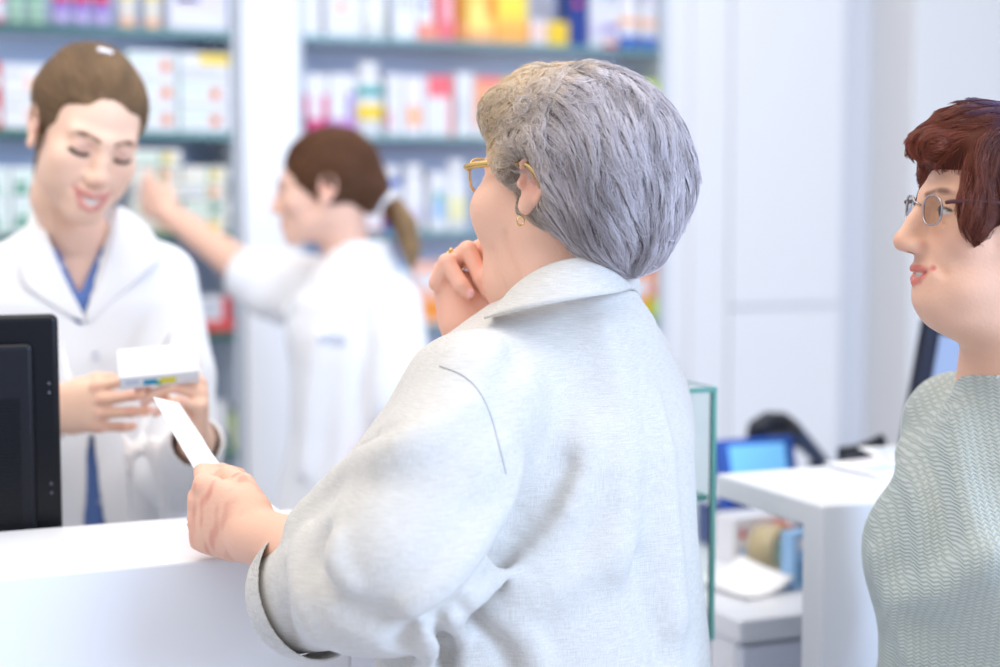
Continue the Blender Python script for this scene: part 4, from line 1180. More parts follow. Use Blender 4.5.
# hollow sleeve end
ax = P(296, 598, 1.775) - P(340, 580, 1.73); ax /= np.linalg.norm(ax)
J.sub(Cap(P(296, 598, 1.775) - ax * .015, P(296, 598, 1.775) + ax * .12, .055), .004)
J.cut(Box(P(296, 598, 1.775) + ax * .02 - ax * .8, (.9, .9, .8), frame(ax)), .004)
M_linen = mat('light_linen', srgb(226, 226, 224), .85, spec=.15)
M_linen.node_tree.nodes['Principled BSDF'].inputs['Sheen Weight'].default_value = .1
def linen_nodes(m, c0, c1):
    nt = m.node_tree; b = nt.nodes['Principled BSDF']; tc = nt.nodes.new('ShaderNodeTexCoord')
    hs = []
    for sc in ((1500, 1500, 60), (70, 70, 1500)):
        mp = nt.nodes.new('ShaderNodeMapping'); mp.inputs['Scale'].default_value = sc
        n = nt.nodes.new('ShaderNodeTexNoise'); n.inputs['Scale'].default_value = 1.0; n.inputs['Detail'].default_value = 1
        nt.links.new(tc.outputs['Object'], mp.inputs['Vector']); nt.links.new(mp.outputs[0], n.inputs['Vector']); hs.append(n.outputs['Fac'])
    ad = nt.nodes.new('ShaderNodeMath'); ad.operation = 'ADD'; nt.links.new(hs[0], ad.inputs[0]); nt.links.new(hs[1], ad.inputs[1])
    mr = nt.nodes.new('ShaderNodeMapRange'); mr.inputs[1].default_value = .7; mr.inputs[2].default_value = 1.3
    nt.links.new(ad.outputs[0], mr.inputs[0])
    mx = nt.nodes.new('ShaderNodeMix'); mx.data_type = 'RGBA'; mx.inputs[6].default_value = (*c0, 1); mx.inputs[7].default_value = (*c1, 1)
    nt.links.new(mr.outputs[0], mx.inputs[0]); nt.links.new(mx.outputs[2], b.inputs['Base Color'])
    bp = nt.nodes.new('ShaderNodeBump'); bp.inputs['Strength'].default_value = .25; bp.inputs['Distance'].default_value = .0006
    nt.links.new(ad.outputs[0], bp.inputs['Height']); nt.links.new(bp.outputs[0], b.inputs['Normal'])
linen_nodes(M_linen, srgb(196, 193, 188), srgb(219, 216, 212))
jk = field_obj('jacket', J, EC + np.array([-.40, -.36, -.62]), EC + np.array([.36, .36, .40]), .0042, M_linen, elder, None, 2)
M_seam = mat('seam_thread', srgb(186, 186, 188), .9)  # armhole seam thread, slightly darker than the linen
b = MB()
jtree = surf(jk)
sm = [on_mesh(jtree, x, y, .0003) for x, y in catmull([(440, 366), (462, 375), (478, 390), (490, 414), (499, 446), (506, 474)], 60)]
b.tube([tuple(q) for q in sm], .0010, M_seam, 6)
b.build('sleeve_seam', jk)
# cuff, turned back
K_ = Field(); cc = P(296, 598, 1.775)
fr = frame(ax)
K_.add(Tub([(-.034, 0, 0, .076, .078), (-.012, 0, 0, .070, .072), (.006, 0, 0, .062, .065)], fr, cc + ax * .006))
K_.sub(Tub([(-.08, 0, 0, .078, .080), (-.034, 0, 0, .0735, .0755), (-.012, 0, 0, .0675, .0695), (.002, 0, 0, .060, .063), (.06, 0, 0, .052, .055)], fr, cc + ax * .006))
K_.warp(lambda p, d: d + .0005 * fnoise(p, 40, 21))
field_obj('cuff', K_, cc - .12, cc + .12, .0018, M_linen, jk)
# collar
top = [(492, 316, 1.83), (512, 289, 1.815), (540, 269, 1.80), (572, 259, 1.80), (604, 258, 1.825), (631, 266, 1.88), (628, 276, 1.945), (590, 286, 1.985), (540, 305, 1.99)]
mid = [(488, 316, 1.812), (512, 295, 1.79), (545, 279, 1.775), (580, 271, 1.777), (612, 270, 1.805), (636, 277, 1.88), (634, 290, 1.955), (592, 300, 2.0), (535, 318, 2.005)]
low = [(484, 318, 1.80), (512, 311, 1.765), (548, 304, 1.752), (588, 297, 1.758), (616, 293, 1.79), (634, 290, 1.875), (638, 305, 1.965), (595, 315, 2.015), (530, 330, 2.02)]
b = MB(); g = np.array([catmull([P(*q) for q in r], 50) for r in (top, mid, low)])
g = np.array([catmull(g[:, i], 9) for i in range(g.shape[1])])
b.grid(g, M_linen, .003); cl = b.build('collar', jk, level=True)
legs(elder, EC, 45, M_dark, M_shoe, .80, .105)
# little gold stud of the hidden hem button
# glasses
M_gold = mat('gold_metal', srgb(226, 190, 120), .25, metal=.85)
M_lens = mat('spectacle_lens', (.97, .97, .97), .02, trans=1.0, ior=1.03)
def glasses(par, H, gold, lensm, w_=.029, h_=.021, yf=.108, temple=.0022, z0=-.002, tcol=None, thick=.0016, lens_ior=None):
    t = bpy.data.objects.new('glasses', None); link(t, par); t.empty_display_size = .02
    for s in (-1, 1):
        c = np.array([s * .034, yf - .006, z0])
        ring = [c + np.array([w_ * .86 * math.copysign(abs(math.cos(a)) ** .75, math.cos(a)), -abs(s * .034 + w_ * math.cos(a) - 0) ** 2 * 1.6, h_ * math.copysign(abs(math.sin(a)) ** .8, math.sin(a))]) for a in np.linspace(0, 2 * math.pi, 40, endpoint=False)]
        b = MB(); b.tube([tuple(H.out(q)) for q in ring], thick, gold, 8, True); b.build('rim', t, level=True)
        b = MB(); cv = [b.bm.verts.new(tuple(H.out(q))) for q in ring]; fc = b.bm.faces.new(cv); fc.material_index = b.mi(lensm); cv2 = [b.bm.verts.new(tuple(H.out(q + np.array([0, -.0015, 0])))) for q in ring]; fc2 = b.bm.faces.new(cv2[::-1]); fc2.material_index = 0
        n = len(cv)
        for i in range(n): b.bm.faces.new((cv[i], cv2[i], cv2[(i + 1) % n], cv[(i + 1) % n]))
        b.build('lens', t, level=True)
        tp = [(s * .0605, yf - .014, z0 + .009), (s * .069, yf - .018, z0 + .010), (s * .073, yf - .05, z0 + .011), (s * .078, .0, z0 + .008), (s * .079, -.02, z0 - .002), (s * .077, -.032, z0 - .022)]
        b = MB(); b.tube([tuple(H.out(q)) for q in catmull(tp, 22)], temple, tcol or gold, 8); b.build('temple', t, level=True)
    b = MB(); b.tube([tuple(H.out(q)) for q in [(-.010, yf - .004, z0 + .006), (0, yf + .001, z0 + .010), (.010, yf - .004, z0 + .006)]], thick, gold, 8); b.build('bridge', t, level=True)
    return t
glasses(elder, eHead, M_gold, M_lens, .030, .020, .104, .0042, .008)
b = MB(); q = eHead.out((-.088, -.005, -.046)); b.tube([tuple(q + np.array([.004 * math.cos(a), .002 * math.cos(a), .005 * math.sin(a) - .004])) for a in np.linspace(0, 6.28, 16, endpoint=False)], .001, M_gold, 6, True); b.build('earring', elder, level=True)
rq = (P(442, 270, 1.95) * .52 + P(468, 250, 1.935) * .48); rd = P(468, 250, 1.935) - P(442, 270, 1.95); rf = frame(rd)
b = MB(); b.tube([tuple(rq + rf @ np.array([.0125 * math.cos(a), .0125 * math.sin(a), 0])) for a in np.linspace(0, 6.28, 24, endpoint=False)], .0019, M_gold, 8, True); b.sphere(tuple(rq + np.array([-.004, -.004, .0125])), .003, M_gold); b.build('ring', elder, level=True)

# hair: a permed cap brushed back from the face, with strands over it
HF = Field()
HF.add(Ell((.0, -.034, .022), (.099, .120, .102)))
HF.add(Ell((-.01, .036, .080), (.076, .048, .040)), .03)
HF.add(Ell((.0, -.095, -.010), (.088, .062, .075)), .03)
HF.add(Ell((.0, -.080, -.055), (.072, .052, .056)), .03)
HF.sub(Ell((0, .122, -.045), (.20, .108, .102)), .010)
HF.sub(Ell((0, .140, -.02), (.3, .13, .080)), .006)
HF.sub(Ell((0, .05, -.145), (.16, .082, .085)), .02)
for s in (-1, 1):
    HF.add(Ell((s * .069, .006, .016), (.009, .015, .024)), .010)
    HF.sub(Ell((s * .100, -.004, -.012), (.037, .034, .050)), .008)
rc_ = np.random.default_rng(77)
for _ in range(70):
    a_, e_2 = rc_.uniform(-1.9, 1.9), rc_.uniform(.05, 1.35)
    dv = np.array([math.sin(a_) * math.cos(e_2), math.cos(a_) * math.cos(e_2), math.sin(e_2)])
    q_ = np.array([0, -.010, .030]) + dv * np.array([.094, .093, .084])
    if q_[1] < -.03 or (q_[2] < .056 and q_[1] > -.02): continue
    HF.add(Ell(q_, rc_.uniform(.009, .014)), .007)
lump = lambda p, d: d + .0045 * fnoise(p, 34, 30) + .0050 * fnoise(p * np.array([1, .55, .55], F4), 62, 31) + .0030 * fnoise(p, 95, 32) + .008 * np.clip((p[:, 1] + .02) / .06, 0, 1) * fnoise(p, 62, 33)
HF.warp(lump)
def hflow(p, n, k):
    y, z = p[:, 1], p[:, 2]
    back = np.clip((-.055 - y) / .06, 0, 1)
    t = np.zeros_like(p)
    t[:, 1] = -1.0 * (1 - back) - .15; t[:, 2] = -.35 - 1.1 * back - .5 * np.clip((.05 - z) / .08, 0, 1); 
    t[:, 0] = .25 * np.sign(p[:, 0]) * np.clip((z - .05) / .06, 0, 1) - .9 * p[:, 0] / .08 * np.clip((-z - .01) / .06, 0, 1)
    a = (1.0 * fnoise(p, 24, 41) + .45 * fnoise(p, 60, 42) + 1.2 * np.clip((y - .03) / .04, 0, 1) * fnoise(p, 55, 43))[:, None]
    s = np.cross(n, t)
    return t * np.cos(a) + s * np.sin(a)
def off_face(st):
    y, z = st[..., 1], st[..., 2]
    return ~((y > .026 + .62 * np.maximum(z + .01, 0)) & (z < .052)).any(1)
def hcol(q, jit=None):
    n = fnoise(q.astype(F4), 60, 51); m = fnoise(q.astype(F4) * np.array([1, .4, 1], F4), 150, 52)
    fr_ = np.clip((q[:, 1] * .9 + q[:, 2] * .25 + .046 + .018 * n) / .075, 0, 1)[:, None]
    warm = np.array(srgb(236, 212, 176)); cool = np.array(srgb(206, 199, 205))
    c = cool * (1 - fr_) + warm * fr_
    dk = np.clip(m * 1.1 + .15, 0, 1)[:, None] * .62
    c = c * (1 - dk) + np.array(srgb(104, 90, 90)) * dk
    if jit is not None:
        c = c * (.78 + .5 * jit[:, None])
        w = (jit > .8)[:, None]; c = np.where(w, c * .5 + .5 * np.array(srgb(234, 230, 232)), c)
    return np.clip(c, 0, 1)
hp = Placed(HF, ER, EH)
v, q = mesh_field(HF, (-.15, -.2, -.15), (.15, .14, .17), .0032, 1)
hb = raw_mesh('hair', hp.out(v), q, M_hairbase, elder, hcol(v) * .6)
# roots on the cap
cen = v[q].mean(1); e1 = v[q[:, 2]] - v[q[:, 0]]; e2 = v[q[:, 3]] - v[q[:, 1]]; ar = np.linalg.norm(np.cross(e1, e2), axis=1)
r_ = np.random.default_rng(5)
NS = 26000
pick = r_.choice(len(cen), NS, p=ar / ar.sum()); roots = cen[pick] + r_.normal(size=(NS, 3)) * .0012
K = 10
st = grow(HF, roots, hflow, K, .0055, np.array([-.002, .0015, .003, .0045, .0055, .006, .0065, .0065, .006, .005]), .30, 6)
st, ci = clump(st, 1500, .72); jt_ = np.clip(r_.uniform(0, 1, NS) * .6 + r_.uniform(0, 1, NS)[ci] * .5 - .03, 0, 1); k_ = off_face(st); st, jt_ = st[k_], jt_[k_]; NS = len(st)
hair_curves('hair_strands', hp.out(st.reshape(-1, 3)).reshape(NS, K, 3), .00022, .00010, hcol(st[:, 3], jt_), M_hair, hb)
# flyaway curls along the outline
NF = 3000
pick = r_.choice(len(cen), NF, p=ar / ar.sum()); roots = cen[pick]
m = (roots[:, 2] > .02) & ((r_.uniform(0, 1, NF) < .25) | (roots[:, 1] > .0)); roots = roots[m]; NF = len(roots)
st = grow(HF, roots, hflow, 12, .005, np.linspace(.001, .014, 12), .9, 9); st = st[off_face(st)]; NF = len(st)
hair_curves('stray_hairs', hp.out(st.reshape(-1, 3)).reshape(NF, 12, 3), .00014, .00006, hcol(st[:, 3], np.full(NF, .85)), M_hair, hb)

# curls over the front and the crown
w_ = np.where((cen[:, 2] > .0) & (cen[:, 1] > -.04), 1.0, .06) * np.where(cen[:, 2] > -.01, 1, .2) * ar
NC = 9000
pick = r_.choice(len(cen), NC, p=w_ / w_.sum()); roots = cen[pick] + r_.normal(size=(NC, 3)) * .001
rate = (.55 * np.sign(fnoise(roots.astype(F4), 70, 71)) * (.6 + .6 * np.abs(fnoise(roots.astype(F4), 45, 72)))).astype(F4)
def cflow(p, n, k):
    t = hflow(p, n, k); t = t - n * (t * n).sum(1, keepdims=True); s = np.cross(n, t); a = (rate * k)[:, None]
    return t * np.cos(a) + s * np.sin(a)
st = grow(HF, roots, cflow, 13, .0042, np.array([0, .003, .005, .007, .008, .009, .0095, .0095, .009, .008, .007, .006, .005]), .05, 19)
st, ci = clump(st, 420, .62, 8); jt_ = np.clip(r_.uniform(0, 1, NC) * .55 + r_.uniform(0, 1, NC)[ci] * .5 + .05, 0, 1); k_ = off_face(st); st, jt_ = st[k_], jt_[k_]; NC = len(st)
hair_curves('curls', hp.out(st.reshape(-1, 3)).reshape(NC, 13, 3), .00020, .00009, hcol(st[:, 3], jt_), M_hair, hb)

# the prescription slip in her hand
b = MB()
e0 = catmull([P(153, 397, 2.02), P(173, 433, 1.965), P(196, 472, 1.915), P(230, 530, 1.862), P(244, 548, 1.85)], 12)
e1 = catmull([P(179, 403, 2.03), P(200, 434, 1.975), P(224, 468, 1.925), P(284, 514, 1.868), P(292, 530, 1.852)], 12)
b.grid(np.array([[a * (1 - t) + c_ * t for t in np.linspace(0, 1, 5)] for a, c_ in zip(e0, e1)]), M_pap, .0006)
tag(b.build('paper_slip', None, level=True), 'white paper slip held in the elderly woman\'s hand over the counter', 'paper')
class Prism:
    """convex polygon in the local x-z plane, y from y0 to y1"""
    def __init__(s, poly, y0, y1, R, o):
        s.R = R; s.o = np.asarray(o, float); q = np.array(poly, float); c2 = q.mean(0); s.pl = []
        for i in range(len(q)):
            a, b_ = q[i], q[(i + 1) % len(q)]; n = np.array([b_[1] - a[1], -(b_[0] - a[0])]); n /= np.linalg.norm(n)
            if n @ (c2 - a) > 0: n = -n
            s.pl.append((n, float(n @ a)))
        s.y0, s.y1 = y0, y1
        s.c = s.o + R @ np.array([c2[0], (y0 + y1) / 2, c2[1]])
        s.b = float(np.hypot(np.linalg.norm(q - c2, axis=1).max(), abs(y1 - y0) / 2))
    def __call__(s, p):
        q = (p - s.o.astype(F4)) @ s.R.astype(F4)
        d = np.maximum(s.y0 - q[:, 1], q[:, 1] - s.y1)
        for n, k in s.pl: d = np.maximum(d, q[:, 0] * F4(n[0]) + q[:, 2] * F4(n[1]) - F4(k))
        return d
def zl(py, d, px=500): return float(P(px, py, d)[2])
def hair_cap(par, H, HF, flow, colf, n, K, step, lift, rads, wob, base_dark=.7, seed=5, strands='hair_strands', jitter=.0008, box=((-.15, -.22, -.18), (.15, .15, .18)), h=.0036, locks=0):
    v, q = mesh_field(HF, box[0], box[1], h, 1)
    hb = raw_mesh('hair', H.out(v), q, M_hairbase, par, colf(v, None) * base_dark)
    cen = v[q].mean(1); ar = np.linalg.norm(np.cross(v[q[:, 2]] - v[q[:, 0]], v[q[:, 3]] - v[q[:, 1]]), axis=1)
    r = np.random.default_rng(seed); roots = cen[r.choice(len(cen), n, p=ar / ar.sum())] + r.normal(size=(n, 3)) * jitter
    st = grow(HF, roots, flow, K, step, lift, wob, seed + 1)
    if locks: st, _ = clump(st, locks, .7)
    hair_curves(strands, H.out(st.reshape(-1, 3)).reshape(n, K, 3), rads[0], rads[1], colf(st[:, K // 2], r.uniform(0, 1, n)), M_hair, hb)
    return hb

# ------------------------------------------------------------------ woman in the grey-green sweater
WC = P(1034, 500, 1.88)
wom = person('woman with short auburn hair, glasses and a grey-green knitted sweater at the right edge', WC)
WR = rotm(2, 0, 96); WH = P(1003, 214, 1.82)
wHead = Placed(head_field(.6, False, .8, 1.28, .92, 1.05, .98), WR, WH, 1.0)
f = Field(); f.add(wHead)
f.add(Poly([P(1010, 255, 1.84), P(1018, 330, 1.86), P(1024, 390, 1.88)], [.058, .064, .08]), .035)
f.add(Ell(P(972, 312, 1.835), (.040, .036, .024)), .04)
f.add(Ell(WC + np.array([0.02, 0, .0]), (.10, .10, .15)), .04)
W_SKIN = srgb(229, 180, 153)
def wcol(v):
    c = np.tile(np.array(W_SKIN), (len(v), 1)); q = wHead.loc(v.astype(F4)).astype(float)
    c *= (1 + .05 * fnoise(v.astype(F4), 110, 4)[:, None])
    hd = np.linalg.norm(q, axis=1) < .18; cc = c[hd]
    head_colors(q[hd], cc, W_SKIN, srgb(204, 112, 102), srgb(120, 84, 70), .6, False, (.06, .05, .04), srgb(228, 152, 128), browamt=.9); c[hd] = cc
    return c
field_obj('body', f, WC + np.array([-.2, -.25, -.2]), WC + np.array([.24, .25, .52]), .0026, M_skin_old, wom, wcol)
KN = Field(); wt = rotm(0, 0, 114); o = np.array([WC[0], WC[1], 0])
zw = lambda y: zl(y, 1.88, 1018)
KN.add(Tub([(.78, 0, 0, .20, .160), (zw(640), 0, 0, .20, .158), (zw(540), 0, 0, .195, .150), (zw(450), 0, -.004, .160, .124), (zw(412), 0, -.004, .118, .104), (zw(390), 0, .0, .098, .092), (zw(370), 0, .004, .088, .084)], wt, o))
for s in (-1, 1): KN.add(Ell(o + wt @ np.array([s * .085, .080, zw(560)]), (.088, .074, .085), wt), .05)
for s in (-1, 1):
    sh = o + wt @ np.array([s * .150, -.01, zw(440)]); el = o + wt @ np.array([s * .195, -.02, zw(640)])
    KN.add(Poly([sh, el], [.068, .058]), .045)
    KN.add(Poly([el, o + wt @ np.array([s * .19, .02, .82])], [.058, .05]), .03)
KN.sub(Poly([P(956, 378, 1.78), P(985, 386, 1.76), P(1030, 388, 1.78)], .0), .0)
for pts, r in (([(905, 452), (925, 500), (930, 560)], .006), ([(960, 420), (965, 480), (985, 560)], .006), ([(880, 560), (900, 610), (915, 660)], .006), ([(905, 600), (950, 590), (1000, 560)], .010)):
    q, k, up = fold(KN, pts, [r * .5, r, r * .6], .04, True, .003); KN.add(q, k)
KN.warp(lambda p, d: d + .0018 * fnoise(p, 22, 15))
ncut = P(1008, 352, 1.82)
M_knit = mat('knitted_wool', srgb(186, 194, 186), .95, spec=.1)
nt = M_knit.node_tree; b_ = nt.nodes['Principled BSDF']; b_.inputs['Sheen Weight'].default_value = .2
tc = nt.nodes.new('ShaderNodeTexCoord'); sp = nt.nodes.new('ShaderNodeSeparateXYZ'); nt.links.new(tc.outputs['Object'], sp.inputs[0])
def mth(op, a, b=None, c=None):
    n = nt.nodes.new('ShaderNodeMath'); n.operation = op
    for i, x in enumerate((a, b, c)):
        if x is None: continue
        if isinstance(x, (int, float)): n.inputs[i].default_value = x
        else: nt.links.new(x, n.inputs[i])
    return n.outputs[0]
hx = mth('ADD', mth('MULTIPLY', sp.outputs[0], CA), mth('MULTIPLY', sp.outputs[1], -SA))
nz = nt.nodes.new('ShaderNodeTexNoise'); nz.inputs['Scale'].default_value = 60; nt.links.new(tc.outputs['Object'], nz.inputs['Vector'])
hx2 = mth('ADD', hx, mth('MULTIPLY', nz.outputs['Fac'], .004))
zig = mth('ABSOLUTE', mth('SUBTRACT', mth('FRACT', mth('MULTIPLY', hx2, 140.0)), .5))
wv = mth('SINE', mth('MULTIPLY', mth('ADD', mth('ADD', sp.outputs[2], mth('MULTIPLY', nz.outputs['Fac'], .003)), mth('MULTIPLY', zig,   .0055)), 1500.0))
rib = mth('SINE', mth('MULTIPLY', hx2, 880.0))
hgt = mth('ADD', wv, mth('MULTIPLY', rib, .5))
mx = nt.nodes.new('ShaderNodeMix'); mx.data_type = 'RGBA'; mx.inputs[6].default_value = (*srgb(154, 166, 161), 1); mx.inputs[7].default_value = (*srgb(206, 210, 205), 1)
nt.links.new(mth('MULTIPLY_ADD', hgt, .17, .5), mx.inputs[0]); nt.links.new(mx.outputs[2], b_.inputs['Base Color'])
bp = nt.nodes.new('ShaderNodeBump'); bp.inputs['Strength'].default_value = .5; bp.inputs['Distance'].default_value = .0016; nt.links.new(hgt, bp.inputs['Height']); nt.links.new(bp.outputs[0], b_.inputs['Normal'])
kn = field_obj('sweater', KN, WC + np.array([-.34, -.36, -.48]), WC + np.array([.36, .36, .2]), .0045, M_knit, wom, None, 2)
# ribbed neckband
b = MB(); nb = [o + wt @ np.array([.078 * math.cos(a), -.004 + .082 * math.sin(a), zw(374) - .016 * math.sin(a)]) for a in np.linspace(0, 2 * math.pi, 48, endpoint=False)]
b.tube([tuple(q) for q in nb], .0105, M_knit, 10, True); b.build('neckband', kn, level=True)
legs(wom, WC, 114, M_dark, M_shoe, .80, .105)
# hair
HW = Field()
HW.add(Ell((0, -.032, .030), (.092, .114, .084)))
HW.add(Ell((0, .054, .078), (.062, .050, .028)), .03)
HW.add(Ell((0, .02, .100), (.05, .06, .024)), .03)
HW.add(Ell((0, -.08, -.05), (.07, .05, .06)), .03)
HW.sub(Ell((0, .130, -.042), (.11, .074, .111)), .012)
HW.sub(Ell((0, .06, -.14), (.16, .09, .085)), .02)
HW.add(Ell((-.01, .098, .076), (.040, .016, .016), rotm(-25, 0, 0)), .012)
for s in (-1, 1):
    HW.add(Ell((s * .063, .054, .028), (.012, .024, .060)), .012)
    HW.sub(Ell((s * .098, -.010, -.022), (.028, .022, .040)), .01)
HW.warp(lambda p, d: d + .0055 * fnoise(p, 50, 61) + .0025 * fnoise(p * np.array([1.6, .5, 1], F4), 100, 62))
def wflow(p, n, k):
    t = np.zeros_like(p); fr_ = np.clip((p[:, 1] + .02) / .05, 0, 1); top_ = np.clip((p[:, 2] - .055) / .04, 0, 1)
    t[:, 1] = (1.0 * fr_ - .5 * (1 - fr_)) * top_ + .35 * fr_ * (1 - top_) - .1; t[:, 2] = -.9 * (1 - top_) - .25; t[:, 0] = .5 * np.sign(p[:, 0]) * (1 - top_)
    a = (.5 * fnoise(p, 30, 63) + .3 * fnoise(p, 70, 64))[:, None]
    return t * np.cos(a) + np.cross(n, t) * np.sin(a)
def whc(q, jit):
    n = fnoise(q.astype(F4), 70, 65); tp = np.clip((q[:, 2] - .078 + .012 * n) / .03, 0, 1)[:, None] * np.clip((.055 - q[:, 1]) / .05, 0, 1)[:, None]
    c = np.tile(np.array(srgb(86, 42, 33)), (len(q), 1)); pur = np.array(srgb(92, 74, 116))
    fr_ = np.clip((q[:, 1] - .03) / .05, 0, 1)[:, None]
    c = c * (1 - .5 * fr_) + np.array(srgb(158, 78, 50)) * .5 * fr_
    bk = np.clip((.0 - q[:, 1]) / .06, 0, 1)[:, None] * .5; c = c * (1 - bk) + np.array(srgb(58, 30, 30)) * bk
    c = c * (1 - tp) + pur * tp
    if jit is not None: c = c * (.55 + .9 * jit[:, None])
    return np.clip(c * (1 + .25 * n[:, None]), 0, 1)
hw_ = hair_cap(wom, wHead, HW, wflow, whc, 16000, 9, .0055, np.array([-.002, .001, .002, .003, .0035, .004, .0045, .006, .008]), (.00020, .00009), .3, .45, locks=700)
glasses(wom, wHead, mat('silver_metal', srgb(176, 172, 176), .25, metal=.9), mat('tinted_lens', srgb(226, 216, 204), .03, trans=.95, ior=1.02), .024, .0165, .105, .0024, .001, mat('oxblood_temple', srgb(74, 34, 34), .3), .0011)

# ------------------------------------------------------------------ white coats
M_coat = mat('white_coat_cotton', srgb(246, 247, 250), .8, spec=.15); noise_mat(M_coat, 500, .1, .001)
M_btn = mat('coat_button', srgb(226, 230, 240), .35)
M_shirt = mat('blue_dotted_shirt', srgb(92, 122, 190), .8, spec=.15)
nt = M_shirt.node_tree; tc = nt.nodes.new('ShaderNodeTexCoord'); vo = nt.nodes.new('ShaderNodeTexVoronoi'); vo.inputs['Scale'].default_value = 34; vo.inputs['Randomness'].default_value = .8
rp = nt.nodes.new('ShaderNodeValToRGB'); rp.color_ramp.elements[0].position = .16; rp.color_ramp.elements[0].color = (*srgb(216, 226, 246), 1); rp.color_ramp.elements[1].position = .24; rp.color_ramp.elements[1].color = (*srgb(108, 138, 200), 1)
nt.links.new(tc.outputs['Object'], vo.inputs['Vector']); nt.links.new(vo.outputs['Distance'], rp.inputs[0]); nt.links.new(rp.outputs[0], nt.nodes['Principled BSDF'].inputs['Base Color'])

PC = P(84, 400, 2.62)
pha = person('smiling young pharmacist in a white coat and blue dotted shirt holding a carton', PC)
PR = rotm(-24, 0, 0); PR = rotm(0, 0, 214) @ rotm(0, -10, 0) @ rotm(-22, 0, 0)
PH = P(87, 133.5, 2.47)
ph_ = head_field(1.2, True, 0.0, .80, .92, .9, .94)
for s in (-1, 1): ph_.add(Ell((s * .0405, .046, -.048), (.018, .030, .030)), .03)
pHead = Placed(ph_, PR, PH, 1.015)
pt_ = rotm(0, 0, 192)
zp = lambda y: zl(y, 2.62, 84)
o = np.array([PC[0], PC[1], 0])
f = Field(); f.add(pHead)
nb = pHead.out((0, -.03, -.06))
f.add(Poly([nb, pHead.out((0, -.038, -.12)), P(83, 248, 2.58), P(84, 285, 2.60)], [.050, .047, .052, .075]), .025)
f.add(Ell(P(84, 300, 2.62), (.11, .07, .07)), .04)
# her right hand (left in the photo) and her left hand
def axes(z, x, towards):
    z = np.array(z, float); z /= np.linalg.norm(z); x = np.array(x, float); x -= z * (x @ z); x /= np.linalg.norm(x); y = np.cross(z, x)
    if y @ np.array(towards, float) < 0: y = -y
    return np.stack([x, y, z], 1)
hR_W = P(50, 412, 2.33); hL_W = P(198, 440, 2.30)
pHandR = Hand(hR_W, axes((.93, -.25, .12), (-.1, .1, 1), (0, -1, .2)), [(18, 32, 18), (24, 36, 20), (30, 40, 22), (36, 44, 25)], [(.022, -.006, .016), (.036, -.012, .044), (.042, -.020, .072), (.041, -.026, .094)], .98, 1.0, .92)
pHandL = Hand(hL_W, axes((.10, -.42, .88), (-.25, .75, .55), (.7, -.6, 0)), [(64, 40, 18), (66, 42, 20), (68, 44, 22), (68, 46, 24)], [(.022, -.010, .012), (.034, -.028, .036), (.030, -.050, .058), (.022, -.066, .072)], .98, .8, .92)
for hh_ in (pHandR, pHandL): f.add(hh_)
elR, elL = P(-22, 470, 2.56), P(182, 474, 2.55)
f.add(Poly([elR, hR_W], [.038, .025]), .01); f.add(Poly([elL, hL_W], [.038, .025]), .01)
f.add(Poly([elR, P(0, 300, 2.63), P(60, 300, 2.63)], [.036, .040, .05]), .02); f.add(Poly([elL, P(160, 300, 2.62), P(110, 300, 2.62)], [.036, .040, .05]), .02)
P_SKIN = srgb(250, 208, 184)
def pcol(v):
    c = np.tile(np.array(P_SKIN), (len(v), 1)); q = pHead.loc(v.astype(F4)).astype(float)
    hd = np.linalg.norm(q, axis=1) < .18; cc = c[hd]
    head_colors(q[hd], cc, P_SKIN, srgb(224, 146, 138), srgb(116, 84, 64), 1.2, True, blush=srgb(244, 182, 164), lidcol=srgb(196, 150, 140)); c[hd] = cc
    for h_ in (pHandR, pHandL): h_.paint(v, c, P_SKIN, srgb(246, 200, 204), srgb(240, 172, 156))
    return c
field_obj('body', f, PC + np.array([-.36, -.42, -.26]), PC + np.array([.32, .2, .50]), .003, M_skin, pha, pcol)
# shirt under the coat
SH = Field()
SH.add(Tub([(.86, 0, 0, .128, .112), (zp(440), 0, 0, .122, .104), (zp(350), 0, 0, .132, .110), (zp(290), 0, 0, .130, .098), (zp(262), 0, 0, .104, .084), (zp(242), 0, .0, .074, .070)], pt_, o))
V1 = [(-.026, zp(262)), (.022, zp(262)), (-.001, zp(288))]
SH.sub(Prism([(-.048, zp(225)), (.050, zp(225)), (.0, zp(292))], .02, .3, pt_, o), .004)
sh_ = field_obj('shirt', SH, PC + np.array([-.2, -.2, -.24]), PC + np.array([.2, .2, .3]), .005, M_shirt, pha, None, 1)
CT = Field()
CT.add(Tub([(.80, 0, 0, .180, .145), (zp(530), 0, 0, .160, .130), (zp(450), 0, 0, .146, .120), (zp(350), 0, 0, .156, .124), (zp(300), 0, 0, .160, .116), (zp(262), 0, 0, .142, .098), (zp(240), 0, 0, .112, .084), (zp(222), 0, -.004, .082, .072), (zp(206), 0, -.012, .066, .062)], pt_, o))
for s, el, W in ((1, elR, hR_W), (-1, elL, hL_W)):
    sp_ = o + pt_ @ np.array([s * .128, -.005, zp(280)])
    CT.add(Poly([sp_, (sp_ + el) / 2 + np.array([-s * .012, 0, 0]), el], [.058, .057, .055], .01), .035)
    CT.add(Poly([el, el * .12 + W * .88], [.055, .043]), .03)
    fx = frame(W - el); CT.sub(Cap(el * .22 + W * .78, W * 1.2 - el * .2, .034), .003)
    CT.cut(Box(el * .2 + W * .8 - (W - el) / np.linalg.norm(W - el) * .6, (.9, .9, .6), fx), .003) if False else None
inner = Tub([(.7, 0, 0, .150, .127), (zp(450), 0, 0, .130, .110), (zp(350), 0, 0, .140, .115), (zp(290), 0, 0, .138, .103), (zp(262), 0, 0, .110, .088), (zp(242), 0, 0, .076, .073), (zp(200), 0, -.01, .060, .056)], pt_, o)
CT.sub(inner, .003)
